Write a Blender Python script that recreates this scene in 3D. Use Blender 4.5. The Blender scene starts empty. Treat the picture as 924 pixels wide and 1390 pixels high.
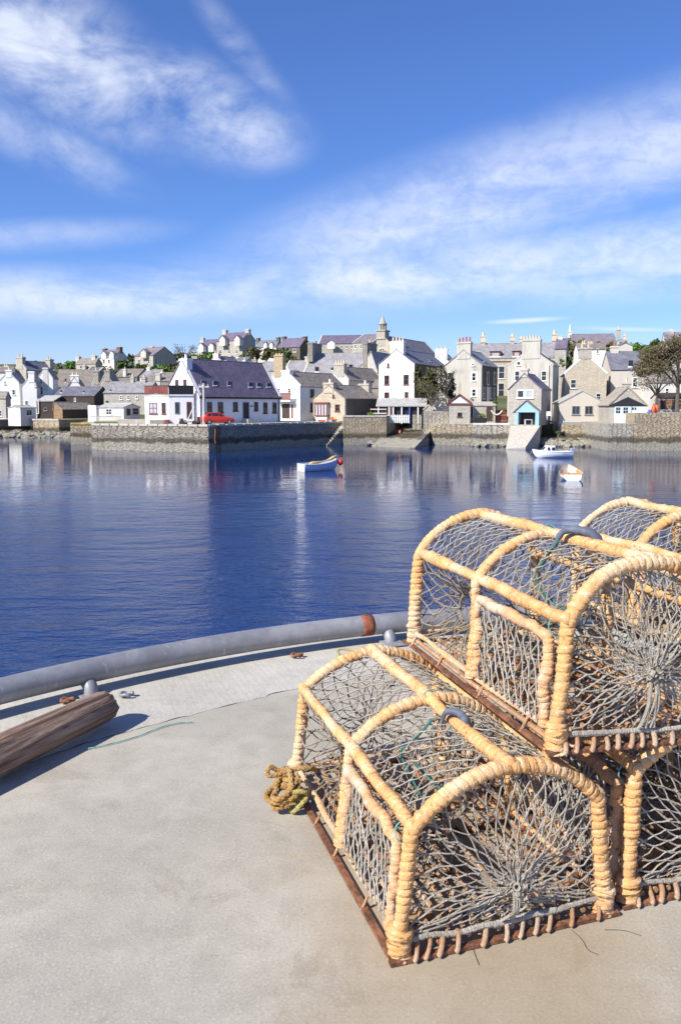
import bpy, bmesh, math, random
import numpy as np
from mathutils import Vector, Matrix
R = math.radians
random.seed(7); rng = np.random.default_rng(7)
scene = bpy.context.scene
COL = scene.collection
# ------------------------------------------------------------------ camera model (eye 1.35 m above the pier)
F, CX, CY, HZ, EYE = 1094.0, 462.0, 650.0, 551.0, 1.35
TH = math.atan((CY-HZ)/F)
CAM = Vector((0, 0, EYE))
WATER = -3.85
def ray(px, py):
    u = (CY-py)/F
    return Vector(((px-CX)/F, math.cos(TH)+math.sin(TH)*u, -math.sin(TH)+math.cos(TH)*u))
def P(px, py, d):
    r = ray(px, py); return CAM + r*(d/r.y)
def G(px, py, z):
    r = ray(px, py); return CAM + r*((z-EYE)/r.z)
def hit(px, py, o, n):
    r = ray(px, py); return CAM + r*((o-CAM).dot(n)/r.dot(n))
# ------------------------------------------------------------------ node helpers
class NT:
    def __init__(s, tree): s.t = tree; s.n = tree.nodes; s.l = tree.links
    def new(s, typ, **k):
        n = s.n.new(typ)
        for a, b in k.items(): setattr(n, a, b)
        return n
    def put(s, sock, v):
        if hasattr(v, 'links') or isinstance(v, bpy.types.NodeSocket): s.l.new(v, sock)
        elif v is not None: sock.default_value = v
    def math(s, op, a, b=None, c=None, clamp=False):
        n = s.new('ShaderNodeMath', operation=op, use_clamp=clamp)
        s.put(n.inputs[0], a)
        if b is not None: s.put(n.inputs[1], b)
        if c is not None: s.put(n.inputs[2], c)
        return n.outputs[0]
    def vmath(s, op, a, b=None):
        n = s.new('ShaderNodeVectorMath', operation=op); s.put(n.inputs[0], a)
        if b is not None: s.put(n.inputs[1], b)
        return n.outputs[0]
    def mix(s, f, a, b, typ='MIX'):
        n = s.new('ShaderNodeMix', data_type='RGBA', blend_type=typ); s.put(n.inputs[0], f)
        s.put(n.inputs[6], a if not isinstance(a, tuple) else rgba(a)); s.put(n.inputs[7], b if not isinstance(b, tuple) else rgba(b))
        return n.outputs[2]
    def noise(s, vec, scale, detail=4, rough=.55, dist=0):
        n = s.new('ShaderNodeTexNoise'); s.put(n.inputs['Vector'], vec)
        n.inputs['Scale'].default_value = scale; n.inputs['Detail'].default_value = detail
        n.inputs['Roughness'].default_value = rough; n.inputs['Distortion'].default_value = dist
        return n.outputs['Fac']
    def ramp(s, f, a, b, lo=0., hi=1.):
        n = s.new('ShaderNodeMapRange', interpolation_type='SMOOTHSTEP'); s.put(n.inputs[0], f)
        n.inputs[1].default_value = a; n.inputs[2].default_value = b; n.inputs[3].default_value = lo; n.inputs[4].default_value = hi
        return n.outputs[0]
    def map(s, vec, scale=(1, 1, 1), rot=(0, 0, 0), loc=(0, 0, 0)):
        n = s.new('ShaderNodeMapping'); s.put(n.inputs[0], vec)
        n.inputs['Scale'].default_value = scale; n.inputs['Rotation'].default_value = rot; n.inputs['Location'].default_value = loc
        return n.outputs[0]
    def bump(s, h, strength=.5, dist=.02, nrm=None):
        n = s.new('ShaderNodeBump'); s.put(n.inputs['Height'], h)
        n.inputs['Strength'].default_value = strength; n.inputs['Distance'].default_value = dist
        if nrm: s.l.new(nrm, n.inputs['Normal'])
        return n.outputs[0]
def rgba(c): return (c[0], c[1], c[2], 1)
def newmat(name, rough=.8, metal=0, spec=.35):
    m = bpy.data.materials.new(name); m.use_nodes = True
    t = NT(m.node_tree); b = t.n['Principled BSDF']
    b.inputs['Roughness'].default_value = rough; b.inputs['Metallic'].default_value = metal
    b.inputs['Specular IOR Level'].default_value = spec
    co = t.new('ShaderNodeTexCoord').outputs['Object']
    return m, t, b, co
def simple(name, c, rough=.7, metal=0, var=.15, scale=8, bump=.0, spec=.35):
    m, t, b, co = newmat(name, rough, metal, spec)
    f = t.ramp(t.noise(co, scale, 5, .6), .3, .7)
    d = tuple(x*(1-var) for x in c); e = tuple(min(1, x*(1+var)) for x in c)
    t.put(b.inputs['Base Color'], t.mix(f, d, e))
    if bump: t.put(b.inputs['Normal'], t.bump(t.noise(co, scale*4, 4), bump, .02))
    return m
def wallvec(t, co, sx=1., sz=1.):
    s = t.new('ShaderNodeSeparateXYZ'); t.l.new(co, s.inputs[0])
    u = t.math('ADD', s.outputs[0], s.outputs[1])
    c = t.new('ShaderNodeCombineXYZ'); t.l.new(t.math('MULTIPLY', u, sx), c.inputs[0]); t.l.new(t.math('MULTIPLY', s.outputs[2], sz), c.inputs[1])
    return c.outputs[0], s
def rubble(t, v, bw, bh, rnd=.75):
    m_ = t.map(v, (1/bw, 1/bh, 1)); q = t.new('ShaderNodeTexVoronoi', voronoi_dimensions='2D'); q.inputs['Scale'].default_value = 1; q.inputs['Randomness'].default_value = rnd; t.l.new(m_, q.inputs['Vector'])
    e = t.new('ShaderNodeTexVoronoi', voronoi_dimensions='2D', feature='DISTANCE_TO_EDGE'); e.inputs['Scale'].default_value = 1; e.inputs['Randomness'].default_value = rnd; t.l.new(m_, e.inputs['Vector'])
    s = t.new('ShaderNodeSeparateColor'); t.l.new(q.outputs['Color'], s.inputs[0])
    return s.outputs[0], s.outputs[1], t.ramp(e.outputs['Distance'], .02, .14)
def stone(name, c1, c2, mortar, bw=.42, bh=.18, blend=.7, streak=.0):
    m, t, b, co = newmat(name, .9)
    v, s = wallvec(t, co)
    cw = t.new('ShaderNodeTexNoise'); cw.inputs['Scale'].default_value = 2.2; t.l.new(co, cw.inputs['Vector'])
    v = t.vmath('ADD', v, t.map(cw.outputs['Color'], (.3, .16, 0)))
    r1, r2, ed = rubble(t, v, bw, bh)
    col = t.mix(r1, c2, c1); col = t.mix(t.math('MULTIPLY', r2, .35), col, tuple(min(1, x*1.5) for x in c1)); col = t.mix(ed, mortar, col)
    avg = tuple((x+y)/2 for x, y in zip(c1, c2))
    big = t.mix(t.ramp(t.noise(co, .6, 6, .65), .35, .68), tuple(x*.8 for x in avg), tuple(min(1, x*1.25) for x in avg))
    fin = t.mix(blend, big, col)
    sp = t.mix(t.ramp(t.noise(co, 5, 5, .7), .4, .75, .0, .5), fin, tuple(x*.62 for x in avg))
    if streak:
        st = t.noise(t.map(co, (1.6, 1.6, .12)), 1.4, 5, .6)
        sp = t.mix(t.ramp(st, .48, .75, 0, streak), sp, tuple(x*.45 for x in avg))
    t.put(b.inputs['Base Color'], sp)
    t.put(b.inputs['Normal'], t.bump(t.math('ADD', ed, t.noise(co, 6, 4)), .7, .06))
    return m
def harl(name, c, dirt=.25):
    m, t, b, co = newmat(name, .92)
    st = t.noise(t.map(co, (1.2, 1.2, .16)), 1.1, 6, .6)
    pa = t.noise(co, .45, 5, .6)
    dc = (c[0]*.62, c[1]*.6, c[2]*.55)
    a = t.mix(t.ramp(st, .45, .8, 0, dirt), c, dc)
    a = t.mix(t.ramp(pa, .5, .8, 0, dirt), a, dc)
    t.put(b.inputs['Base Color'], a)
    t.put(b.inputs['Normal'], t.bump(t.noise(co, 9, 5, .7), .25, .02))
    return m
def slate(name, c, var=.25, moss=.0):
    m, t, b, co = newmat(name, .62, spec=.4)
    v, s = wallvec(t, co)
    br = t.new('ShaderNodeTexBrick'); t.l.new(v, br.inputs['Vector'])
    lo = tuple(x*(1-var) for x in c); hi = tuple(x*(1+var) for x in c)
    br.inputs['Color1'].default_value = rgba(lo); br.inputs['Color2'].default_value = rgba(hi); br.inputs['Mortar'].default_value = rgba(tuple(x*.55 for x in c))
    br.inputs['Scale'].default_value = 1; br.inputs['Brick Width'].default_value = .42; br.inputs['Row Height'].default_value = .26
    br.inputs['Mortar Size'].default_value = .015
    big = t.ramp(t.noise(t.map(co, (1, 1, .5)), .8, 6, .65), .4, .72)
    a = t.mix(t.math('MULTIPLY', big, .45), br.outputs['Color'], tuple(min(1, x*1.5) for x in c))
    if moss: a = t.mix(t.ramp(t.noise(co, 1.5, 5, .7), .5, .72, 0, moss), a, (.32, .25, .13))
    t.put(b.inputs['Base Color'], a)
    t.put(b.inputs['Normal'], t.bump(t.math('MULTIPLY', br.outputs['Fac'], -1.), .5, .02))
    return m
# ------------------------------------------------------------------ mesh helpers
class MB:
    def __init__(s): s.v = []; s.f = []
    def add(s, vs, fs):
        o = len(s.v); s.v += [tuple(v) for v in vs]; s.f += [tuple(i+o for i in f) for f in fs]; return s
    def box(s, a, b):
        x0, y0, z0 = a; x1, y1, z1 = b
        return s.add([(x0,y0,z0),(x1,y0,z0),(x1,y1,z0),(x0,y1,z0),(x0,y0,z1),(x1,y0,z1),(x1,y1,z1),(x0,y1,z1)],
                     [(3,2,1,0),(4,5,6,7),(0,1,5,4),(1,2,6,5),(2,3,7,6),(3,0,4,7)])
    def hexa(s, q):   # 8 points: bottom 4, top 4
        return s.add(q, [(3,2,1,0),(4,5,6,7),(0,1,5,4),(1,2,6,5),(2,3,7,6),(3,0,4,7)])
    def prism(s, poly, z0, z1):
        n = len(poly)
        zz0 = z0 if hasattr(z0, '__len__') else [z0]*n; zz1 = z1 if hasattr(z1, '__len__') else [z1]*n
        vs = [(p[0], p[1], a) for p, a in zip(poly, zz0)]+[(p[0], p[1], a) for p, a in zip(poly, zz1)]
        return s.add(vs, [tuple(range(n))[::-1], tuple(range(n, 2*n))]+[(i, (i+1) % n, n+(i+1) % n, n+i) for i in range(n)])
    def extr(s, pts, vec):  # planar polygon extruded by vec
        n = len(pts); vec = Vector(vec)
        vs = [tuple(p) for p in pts]+[tuple(Vector(p)+vec) for p in pts]
        return s.add(vs, [tuple(range(n))[::-1], tuple(range(n, 2*n))]+[(i, (i+1) % n, n+(i+1) % n, n+i) for i in range(n)])
    def cyl(s, a, b, r0, r1=None, n=10, cap=True):
        r1 = r0 if r1 is None else r1
        a = Vector(a); b = Vector(b); d = (b-a).normalized()
        u = d.orthogonal().normalized(); w = d.cross(u)
        vs = []
        for c, r in ((a, r0), (b, r1)):
            for i in range(n):
                t = 2*math.pi*i/n; vs.append(c+u*(r*math.cos(t))+w*(r*math.sin(t)))
        fs = [(i, (i+1) % n, n+(i+1) % n, n+i) for i in range(n)]
        if cap: fs += [tuple(range(n))[::-1], tuple(range(n, 2*n))]
        return s.add(vs, fs)
    def path(s, pts, r, n=8):
        v, f = sweep(pts, r, n); return s.add([tuple(x) for x in v], f)
    def build(s, name, mat, parent=None, smooth=False, bevel=0):
        me = bpy.data.meshes.new(name); me.from_pydata(s.v, [], s.f)
        bm = bmesh.new(); bm.from_mesh(me); bmesh.ops.recalc_face_normals(bm, faces=bm.faces)
        bm.to_mesh(me); bm.free()
        if smooth: me.polygons.foreach_set('use_smooth', [True]*len(me.polygons))
        me.materials.append(mat)
        o = bpy.data.objects.new(name, me); COL.objects.link(o); o.parent = parent
        if bevel:
            md = o.modifiers.new('bevel', 'BEVEL'); md.width = bevel; md.segments = 2; md.limit_method = 'ANGLE'
        return o
def sweep(pts, r, n=8, closed_caps=True):
    pts = np.array([tuple(p) for p in pts], float); k = len(pts)
    r = np.broadcast_to(np.asarray(r, float), (k,)) if np.ndim(r) <= 1 else r
    tg = np.gradient(pts, axis=0); tg /= np.linalg.norm(tg, axis=1)[:, None]+1e-12
    u = np.cross(tg[0], [0, 0, 1.]); 
    if np.linalg.norm(u) < .2: u = np.cross(tg[0], [1., 0, 0])
    u /= np.linalg.norm(u); U = [u]
    for i in range(1, k):
        u = U[-1]-tg[i]*np.dot(U[-1], tg[i]); U.append(u/(np.linalg.norm(u)+1e-12))
    U = np.array(U); W = np.cross(tg, U)
    ph = np.arange(n)*2*np.pi/n
    rr = r[:, None] if np.ndim(r) == 1 else r
    V = pts[:, None, :]+rr[..., None]*(np.cos(ph)[None, :, None]*U[:, None, :]+np.sin(ph)[None, :, None]*W[:, None, :])
    V = V.reshape(-1, 3)
    fs = []
    for i in range(k-1):
        a = i*n
        for j in range(n):
            jn = (j+1) % n; fs.append((a+j, a+jn, a+n+jn, a+n+j))
    if closed_caps: fs += [tuple(range(n))[::-1], tuple(range((k-1)*n, k*n))]
    return V, fs
def resample(pts, step):
    pts = np.array([tuple(p) for p in pts], float)
    d = np.r_[0, np.cumsum(np.linalg.norm(np.diff(pts, axis=0), axis=1))]
    k = max(2, int(d[-1]/step)+1); s = np.linspace(0, d[-1], k)
    return np.stack([np.interp(s, d, pts[:, i]) for i in range(3)], 1), s
def smooth_path(pts, it=2):
    pts = [Vector(p) for p in pts]
    for _ in range(it):
        q = [pts[0]]
        for a, b in zip(pts[:-1], pts[1:]): q += [a*.75+b*.25, a*.25+b*.75]
        q.append(pts[-1]); pts = q
    return pts
def tag(o, label=None, cat=None, group=None, kind=None):
    if label: o['label'] = label
    if cat: o['category'] = cat
    if group: o['group'] = group
    if kind: o['kind'] = kind
    return o
def empty(name, loc, rz=0, label=None, cat=None, group=None):
    o = bpy.data.objects.new(name, None); COL.objects.link(o); o.location = loc; o.rotation_euler = (0, 0, rz)
    o.empty_display_size = .3
    return tag(o, label, cat, group)
# ------------------------------------------------------------------ materials
M = {}
M['white'] = harl('white_harling', (.82, .81, .78), .16)
M['white_old'] = harl('weathered_white_harling', (.64, .61, .56), .5)
M['lav'] = harl('smooth_white_render', (.80, .79, .80), .05)
M['cream'] = harl('cream_render', (.58, .53, .475), .3)
M['grey_harl'] = harl('grey_harling', (.50, .48, .425), .9)
M['tan_clad'] = harl('tan_cladding', (.54, .49, .42), .1)
M['tan_stone'] = stone('tan_stone', (.60, .53, .41), (.42, .36, .27), (.50, .45, .38))
M['beige_stone'] = stone('beige_stone', (.52, .48, .41), (.36, .33, .28), (.46, .43, .38))
M['grey_stone'] = stone('grey_stone', (.32, .30, .26), (.22, .20, .17), (.36, .33, .28), streak=.4)
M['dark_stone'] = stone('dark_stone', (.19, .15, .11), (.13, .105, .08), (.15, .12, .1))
M['blue_slate'] = slate('blue_slate', (.155, .155, .185))
M['purple_slate'] = slate('purple_slate', (.145, .118, .165), .2)
M['grey_slate'] = slate('grey_slate', (.27, .26, .27), .2, .12)
M['brown_slate'] = slate('brown_stone_slate', (.22, .19, .165), .3, .35)
M['tan_slate'] = slate('tan_stone_slate', (.36, .31, .25), .25, .3)
M['lilac_slate'] = slate('lilac_slate', (.20, .175, .195), .2)
M['stone_cope'] = simple('coping_stone', (.5, .46, .39), .9, scale=3)
M['dark_timber'] = simple('dark_tarred_timber', (.06, .045, .035), .8, scale=5)
M['wood'] = simple('varnished_timber', (.27, .17, .095), .6, scale=3, var=.35)
M['red_paint'] = simple('red_brown_paint', (.20, .055, .042), .5)
M['white_paint'] = simple('white_paint', (.78, .78, .76), .5, var=.06)
M['blue_paint'] = simple('pale_blue_paint', (.30, .47, .56), .5, var=.08)
M['pale_paint'] = simple('very_pale_blue_paint', (.58, .70, .74), .5, var=.06)
M['deep_blue'] = simple('deep_blue_paint', (.07, .12, .42), .5, var=.08)
M['black'] = simple('dark_paint', (.025, .025, .027), .5)
M['glass'] = simple('window_glass', (.02, .024, .03), .06, spec=.8, var=.3, scale=1.5)
M['curtain'] = simple('net_curtain_glass', (.42, .43, .46), .15, spec=.6, scale=3)
M['pot'] = simple('buff_clay_pot', (.62, .50, .36), .8)
M['redpot'] = simple('red_clay_pot', (.42, .15, .10), .8)
M['zinc'] = simple('grey_metal', (.38, .38, .39), .4, .5)
M['asbestos'] = simple('weathered_sheet_roof', (.40, .39, .37), .85, var=.2, scale=2)
M['grass'] = simple('grass_green', (.09, .15, .03), .95, var=.4, scale=3)
M['pvc'] = simple('orange_plastic', (.75, .13, .03), .4)
def leafmat(name, c, var=.5):
    m, t, b, co = newmat(name, .75, spec=.2)
    f = t.ramp(t.noise(co, 1.6, 3), .3, .7)
    g = t.new('ShaderNodeNewGeometry')
    f2 = t.math('MULTIPLY', t.math('ADD', f, g.outputs['Random Per Island']), .5)
    t.put(b.inputs['Base Color'], t.mix(f2, tuple(x*(1-var) for x in c), tuple(x*(1+var) for x in c)))
    return m
M['leaf'] = leafmat('green_leaves', (.08, .115, .03))
M['leaf_bright'] = leafmat('bright_green_leaves', (.12, .22, .045))
M['leaf_olive'] = leafmat('olive_leaves', (.13, .125, .05))
M['leaf_brown'] = leafmat('brown_buds', (.15, .125, .065))
M['leaf_ivy'] = leafmat('ivy_leaves', (.085, .085, .04))
M['blossom'] = leafmat('pale_buds', (.36, .33, .28), .3)
M['bark'] = simple('bark', (.12, .10, .08), .9, scale=6)
# ------------------------------------------------------------------ houses
def terrain_z(x, y):
    ys = shore(x)
    t = y-ys
    if t < 0: return -6.0
    z = -6.0+min(t, 2.5)/2.5*4.8 if t < 6 else -1.2
    if t >= 2.5: z = -1.2
    y0 = max(122, ys+9)
    if y > y0: z += min(1, (y-y0)/(245-y0))*15.1+max(0, y-245)*.02
    # right hand hill far behind
    z += 14*math.exp(-((x-150)/90)**2)*max(0, min(1, (y-230)/160))
    z += 5*math.exp(-((x+60)/50)**2)*max(0, min(1, (y-255)/60))*.0
    return z
def shore(x):
    pts = [(-400, 170), (-75, 160), (-54, 146), (-46, 140), (-38, 118), (0, 114), (60, 112), (400, 112)]
    for (a, b), (c, d) in zip(pts[:-1], pts[1:]):
        if x <= c: return b+(d-b)*(x-a)/(c-a)
    return 112
QH = None
class House:
    def __init__(s, name, label, cat='house', xl=0, xr=1, d=100, a=20, ye=540, yr=520, L=8, kind='gable', wall='white', roof='grey_slate', yb=None,
                 apex=None, skew=None, group=None, over=.12, xs=None, eave2=None):
        a = R(a); s.a = a; s.kind = kind
        s.ex = Vector((math.cos(a), -math.sin(a), 0)); s.ey = Vector((math.sin(a), math.cos(a), 0))
        p = P(xl, ye, d); o = Vector((p.x, p.y, 0))
        h = hit(xr, ye, o, s.ey); s.W = (h-o).dot(s.ex)
        if xs is not None:
            cr = o+s.ex*s.W; k = (xs-CX)/F/ray(xs, ye).y
            L = (k*cr.y-cr.x)/(s.ey.x-k*s.ey.y)
        s.L = L; s.au = s.W/2
        s.o = o
        s.ze = p.z
        if kind == 'gable':
            ax = apex if apex is not None else (xl+xr)/2
            hh = hit(ax, yr, o, s.ey); s.zr = hh.z; s.au = (hh-o).dot(s.ex) if apex is not None else s.W/2
        else:
            s.zr = hit((xl+xr)/2, yr, o+s.ey*(L/2), s.ey).z
        c = o+s.ex*s.W/2+s.ey*L/2
        zb = terrain_z(c.x, c.y)-1.0 if yb is None else hit(xl, yb, o, s.ey).z
        zb = min(zb, s.ze-1.5)
        s.root = empty(name, (o.x, o.y, zb), -a, label, cat, group or ('houses of the harbour town' if cat == 'house' else None)); s.zb = zb
        s.ze -= zb; s.zr -= zb; ze, zr, W = s.ze, s.zr, s.W
        mb = MB()
        if kind == 'gable':
            au = s.au
            mb.extr([(0,0,0),(W,0,0),(W,0,ze),(au,0,zr),(0,0,ze)], (0, L, 0))
        else:
            mb.extr([(0,0,0),(0,L,0),(0,L,ze),(0,L/2,zr),(0,0,ze)], (W, 0, 0))
        mb.build('wall', M[wall], s.root)
        rb = MB(); th = .13
        def slab(e0, e1, r1, r0):  # eave pts, ridge pts
            e0, e1, r0, r1 = map(Vector, (e0, e1, r0, r1))
            n = (e1-e0).cross(r0-e0).normalized(); n = n if n.z > 0 else -n
            sl = (e0-r0).normalized()*over
            q = [e0+sl, e1+sl, r1, r0]
            rb.hexa([p+n*.015 for p in q]+[p+n*(.015+th) for p in q])
        g = .0 if skew else .1
        if kind == 'gable':
            slab((0, -g, ze), (0, L+g, ze), (au, L+g, zr), (au, -g, zr)); slab((W, L+g, ze), (W, -g, ze), (au, -g, zr), (au, L+g, zr))
            rb.cyl((au, -g, zr+.12), (au, L+g, zr+.12), .12, n=6)
        else:
            slab((-g, 0, ze), (W+g, 0, ze), (W+g, L/2, zr), (-g, L/2, zr)); slab((W+g, L, ze), (-g, L, ze), (-g, L/2, zr), (W+g, L/2, zr))
            rb.cyl((-g, L/2, zr+.12), (W+g, L/2, zr+.12), .12, n=6)
        s.roof = rb.build('roof', M[roof], s.root)
        if skew:
            w = .32; h = .2
            if kind == 'gable':
                for yy in (-.04, L-w+.04):
                    sb = MB().extr([(-.08, yy, ze-.05), (au, yy, zr-.05), (W+.08, yy, ze-.05), (W+.08, yy, ze+h), (au, yy, zr+h+.06), (-.08, yy, ze+h)], (0, w, 0)); sb.build('skew', M[skew], s.root)
            else:
                for xx in (-.04, W-w+.04):
                    sb = MB().extr([(xx, -.08, ze-.05), (xx, L/2, zr-.05), (xx, L+.08, ze-.05), (xx, L+.08, ze+h), (xx, L/2, zr+h+.06), (xx, -.08, ze+h)], (w, 0, 0)); sb.build('skew', M[skew], s.root)
    def loc(s, px, py, face='f'):
        """local point where the sight line meets the front / right side / front roof slope / right roof slope"""
        if face == 'f': o, n = s.o, s.ey
        elif face == 's': o, n = s.o+s.ex*s.W, s.ex
        elif face == 'm': o, n = s.o+s.ey*(s.L/2), s.ey
        elif face == 'b': o, n = s.o+s.ey*(s.L-.5), s.ey
        elif face == 'rf':
            e = s.o+Vector((0,0,s.zb+s.ze)); r = s.ey*(s.L/2)+Vector((0,0,s.zr-s.ze)); n = s.ex.cross(r).normalized(); o = e+n*.15
        elif face == 'rs':
            e = s.o+s.ex*s.W+Vector((0,0,s.zb+s.ze)); r = s.ex*(s.au-s.W)+Vector((0,0,s.zr-s.ze)); n = r.cross(s.ey).normalized()
            if n.z < 0: n = -n
            o = e+n*.15
        h = hit(px, py, o, n)-s.o
        return Vector((h.dot(s.ex), h.dot(s.ey), h.z-s.zb)), n
    def win(s, x0, y0, x1, y1, face='f', frame='white_paint', glass='glass', bars='h', name='window', fw=.065, sur=None):
        a, _ = s.loc(x0, y1, face); b, _ = s.loc(x1, y0, face)
        fb = MB(); pb = MB()
        if face in ('f', 's'):
            i = 0 if face == 'f' else 1
            u0, u1 = sorted((a[i], b[i])); z0, z1 = sorted((a.z, b.z))
            def bx(mb, ua, ub, za, zb, out):
                if face == 'f': mb.box((ua, -out, za), (ub, .03, zb))
                else: mb.box((s.W-.03, ua, za), (s.W+out, ub, zb))
            bx(fb, u0, u0+fw, z0, z1, .06); bx(fb, u1-fw, u1, z0, z1, .06)
            bx(fb, u0+fw, u1-fw, z0, z0+fw, .062); bx(fb, u0+fw, u1-fw, z1-fw, z1, .062)
            t = .05
            if 'h' in bars: bx(fb, u0+fw, u1-fw, (z0+z1)/2-t/2, (z0+z1)/2+t/2, .05)
            if 'v' in bars: bx(fb, (u0+u1)/2-t/2, (u0+u1)/2+t/2, z0+fw, z1-fw, .048)
            if 'w' in bars:
                for k in (1/3, 2/3): bx(fb, u0+(u1-u0)*k-t/2, u0+(u1-u0)*k+t/2, z0+fw, z1-fw, .048)
            bx(pb, u0+.02, u1-.02, z0+.02, z1-.02, .015)
            if name == 'window': bx(fb, u0-.08, u1+.08, z0-.1, z0-.002, .14)
        f = fb.build(name, M[frame], s.root); pb.build('pane', M[glass], f)
        if sur:
            sb = MB(); bx(sb, u0-.18, u1+.18, z0-.18, z1+.18, .008); sb.build('surround', M[sur], f)
        return f
    def door(s, x0, y0, x1, y1, face='f', mat='black', frame='white_paint'):
        a, _ = s.loc(x0, y1, face); b, _ = s.loc(x1, y0, face); i = 0 if face == 'f' else 1
        u0, u1 = sorted((a[i], b[i])); z0, z1 = sorted((a.z, b.z))
        mb = MB(); fb = MB()
        def bx(m, ua, ub, za, zb, out):
            if face == 'f': m.box((ua, -out, za), (ub, .03, zb))
            else: m.box((s.W-.03, ua, za), (s.W+out, ub, zb))
        bx(mb, u0, u1, z0, z1, .02); d = mb.build('door', M[mat], s.root)
        bx(fb, u0-.1, u0, z0, z1+.1, .05); bx(fb, u1, u1+.1, z0, z1+.1, .05); bx(fb, u0, u1, z1, z1+.1, .052)
        fb.build('door_frame', M[frame], d); return d
    def sky(s, x0, y0, x1, y1, face='rf'):
        pts = []
        for x, y in ((x0, y1), (x1, y1), (x1, y0), (x0, y0)): pts.append(s.loc(x, y, face)[0])
        c = sum(pts, Vector())/4
        n = (pts[1]-pts[0]).cross(pts[2]-pts[1]).normalized(); n = n if n.z > 0 else -n
        f = MB().hexa([p-n*.05 for p in pts]+[p+n*.06 for p in pts]).build('skylight', M['zinc'], s.root)
        q = [c+(p-c)*.84 for p in pts]
        e = (pts[0]-pts[3])*.12; MB().hexa([p-n*.04 for p in (pts[0], pts[1], pts[1]+e, pts[0]+e)]+[p+n*.07 for p in (pts[0], pts[1], pts[1]+e, pts[0]+e)]).build('flashing', M['white_paint'], f)
        MB().hexa([p+n*.02 for p in q]+[p+n*.08 for p in q]).build('pane', M['glass'], f)
    def chim(s, x0, x1, yt, pots=2, at='f', mat=None, pot='pot', ph=.55, dp=.85, cope=True, low=None):
        a, _ = s.loc(x0, yt, {'f': 'f', 'b': 'b', 'm': 'm', 'l': 'm', 'r': 'm'}[at]); b, _ = s.loc(x1, yt, {'f': 'f', 'b': 'b', 'm': 'm', 'l': 'm', 'r': 'm'}[at])
        u0, u1, zt = a.x, b.x, a.z
        y0 = {'f': -.08, 'b': s.L-dp+.03}.get(at, s.L/2-dp/2); y1 = y0+dp
        if at in ('f', 'b'):
            sl = (s.zr-s.ze)/max(.5, s.W/2); zb = s.zr-sl*max(abs(u0-s.au), abs(u1-s.au))-.4
        else: zb = s.zr-.9
        if low is not None: zb = s.loc((x0+x1)/2, low, 'f')[0].z
        mb = MB(); mb.box((u0, y0, zb), (u1, y1, zt-.0))
        if cope: mb.box((u0-.09, y0-.09, zt-.26), (u1+.09, y1+.09, zt-.1)); mb.box((u0-.04, y0-.04, zt-.1), (u1+.04, y1+.04, zt+.004))
        c = mb.build('chimney', mat if mat and not isinstance(mat, str) else M[mat or 'grey_harl'], s.root)
        for k in range(pots):
            x = u0+(u1-u0)*(k+.5)/pots; pb = MB()
            hh = ph*(1+.15*math.sin(k*5+x0))
            pb.cyl((x, (y0+y1)/2, zt), (x, (y0+y1)/2, zt+hh), .17, .13, 8); pb.cyl((x, (y0+y1)/2, zt+hh-.08), (x, (y0+y1)/2, zt+hh+.02), .16, .16, 8)
            pb.build('chimney_pot', M[pot], c)
        return c
    def part(s, name, mb, mat, parent=None): return mb.build(name, M[mat], parent or s.root)
    def ridge_box(s, name, x0, y0, x1, y1, mat, dep=1.5, face='rf'):
        """a dormer: box standing out of the front roof slope, with its own little gable roof and window"""
        a, _ = s.loc(x0, y1, face); b, _ = s.loc(x1, y1, face); t, _ = s.loc((x0+x1)/2, y0, face)
        # front of the dormer stands vertical over the lower edge
        n = s.ey
        org = s.o+s.ey*a.y
        zt = (hit((x0+x1)/2, y0, org, n).z)-s.zb
        h = zt-a.z; zs = a.z+h*.62; xm = (a.x+b.x)/2
        d = MB().extr([(a.x, a.y, a.z-.3), (b.x, a.y, a.z-.3), (b.x, a.y, zs), (xm, a.y, zt), (a.x, a.y, zs)], (0, dep, 0)).build(name, M[mat], s.root)
        rb = MB()
        for xe in (a.x-.12, b.x+.12):
            rb.hexa([(xe, a.y-.12, zs-.02), (xm, a.y-.12, zt+.04), (xm, a.y+dep, zt+.04), (xe, a.y+dep, zs-.02)] + [(xe, a.y-.12, zs+.1), (xm, a.y-.12, zt+.16), (xm, a.y+dep, zt+.16), (xe, a.y+dep, zs+.1)])
        rb.build('dormer_roof', s.roof.data.materials[0], d)
        w = (b.x-a.x)
        fb = MB().box((a.x+w*.24, a.y-.04, a.z+.1), (b.x-w*.24, a.y+.02, zs-.02)).build('dormer_window', M['white_paint'], d)
        return d
# ================================================================== THE TOWN
# ---- skyline houses on the hill, left to right
h = House('house', 'low grey house on the left hilltop with a dark gable end and two stacks', xl=103, xr=130, d=232, a=32, ye=495, yr=487.5, L=9, kind='side', wall='beige_stone', roof='brown_slate', xs=139)
h.chim(104.5, 109, 484.5, 2, 'l', ph=.4); h.chim(126, 131, 483, 2, 'r', ph=.4); h.win(109, 496, 111.5, 500); h.win(118, 496, 120.5, 500)
h = House('house', 'grey roofed hilltop house with two white dormers, second from the left', xl=136, xr=155, d=236, a=40, ye=486.5, yr=476, kind='side', wall='white_old', roof='lilac_slate', xs=173)
h.chim(141, 145, 473.5, 2, 'l', 'dark_stone', ph=.4); h.chim(160, 165, 471.5, 2, 'r', 'dark_stone', ph=.3)
h.ridge_box('dormer', 138, 477.5, 143.5, 486, 'white_paint'); h.ridge_box('dormer', 149, 477, 154, 485.5, 'white_paint')
h.win(140, 488, 142.5, 493); h.win(147, 488, 149.5, 493)
h = House('house', 'beige stone villa with pinkish roofs and a bay on the hill', xl=183, xr=208, d=228, a=36, ye=484, yr=473, kind='side', wall='beige_stone', roof='lilac_slate', xs=239)
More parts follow.
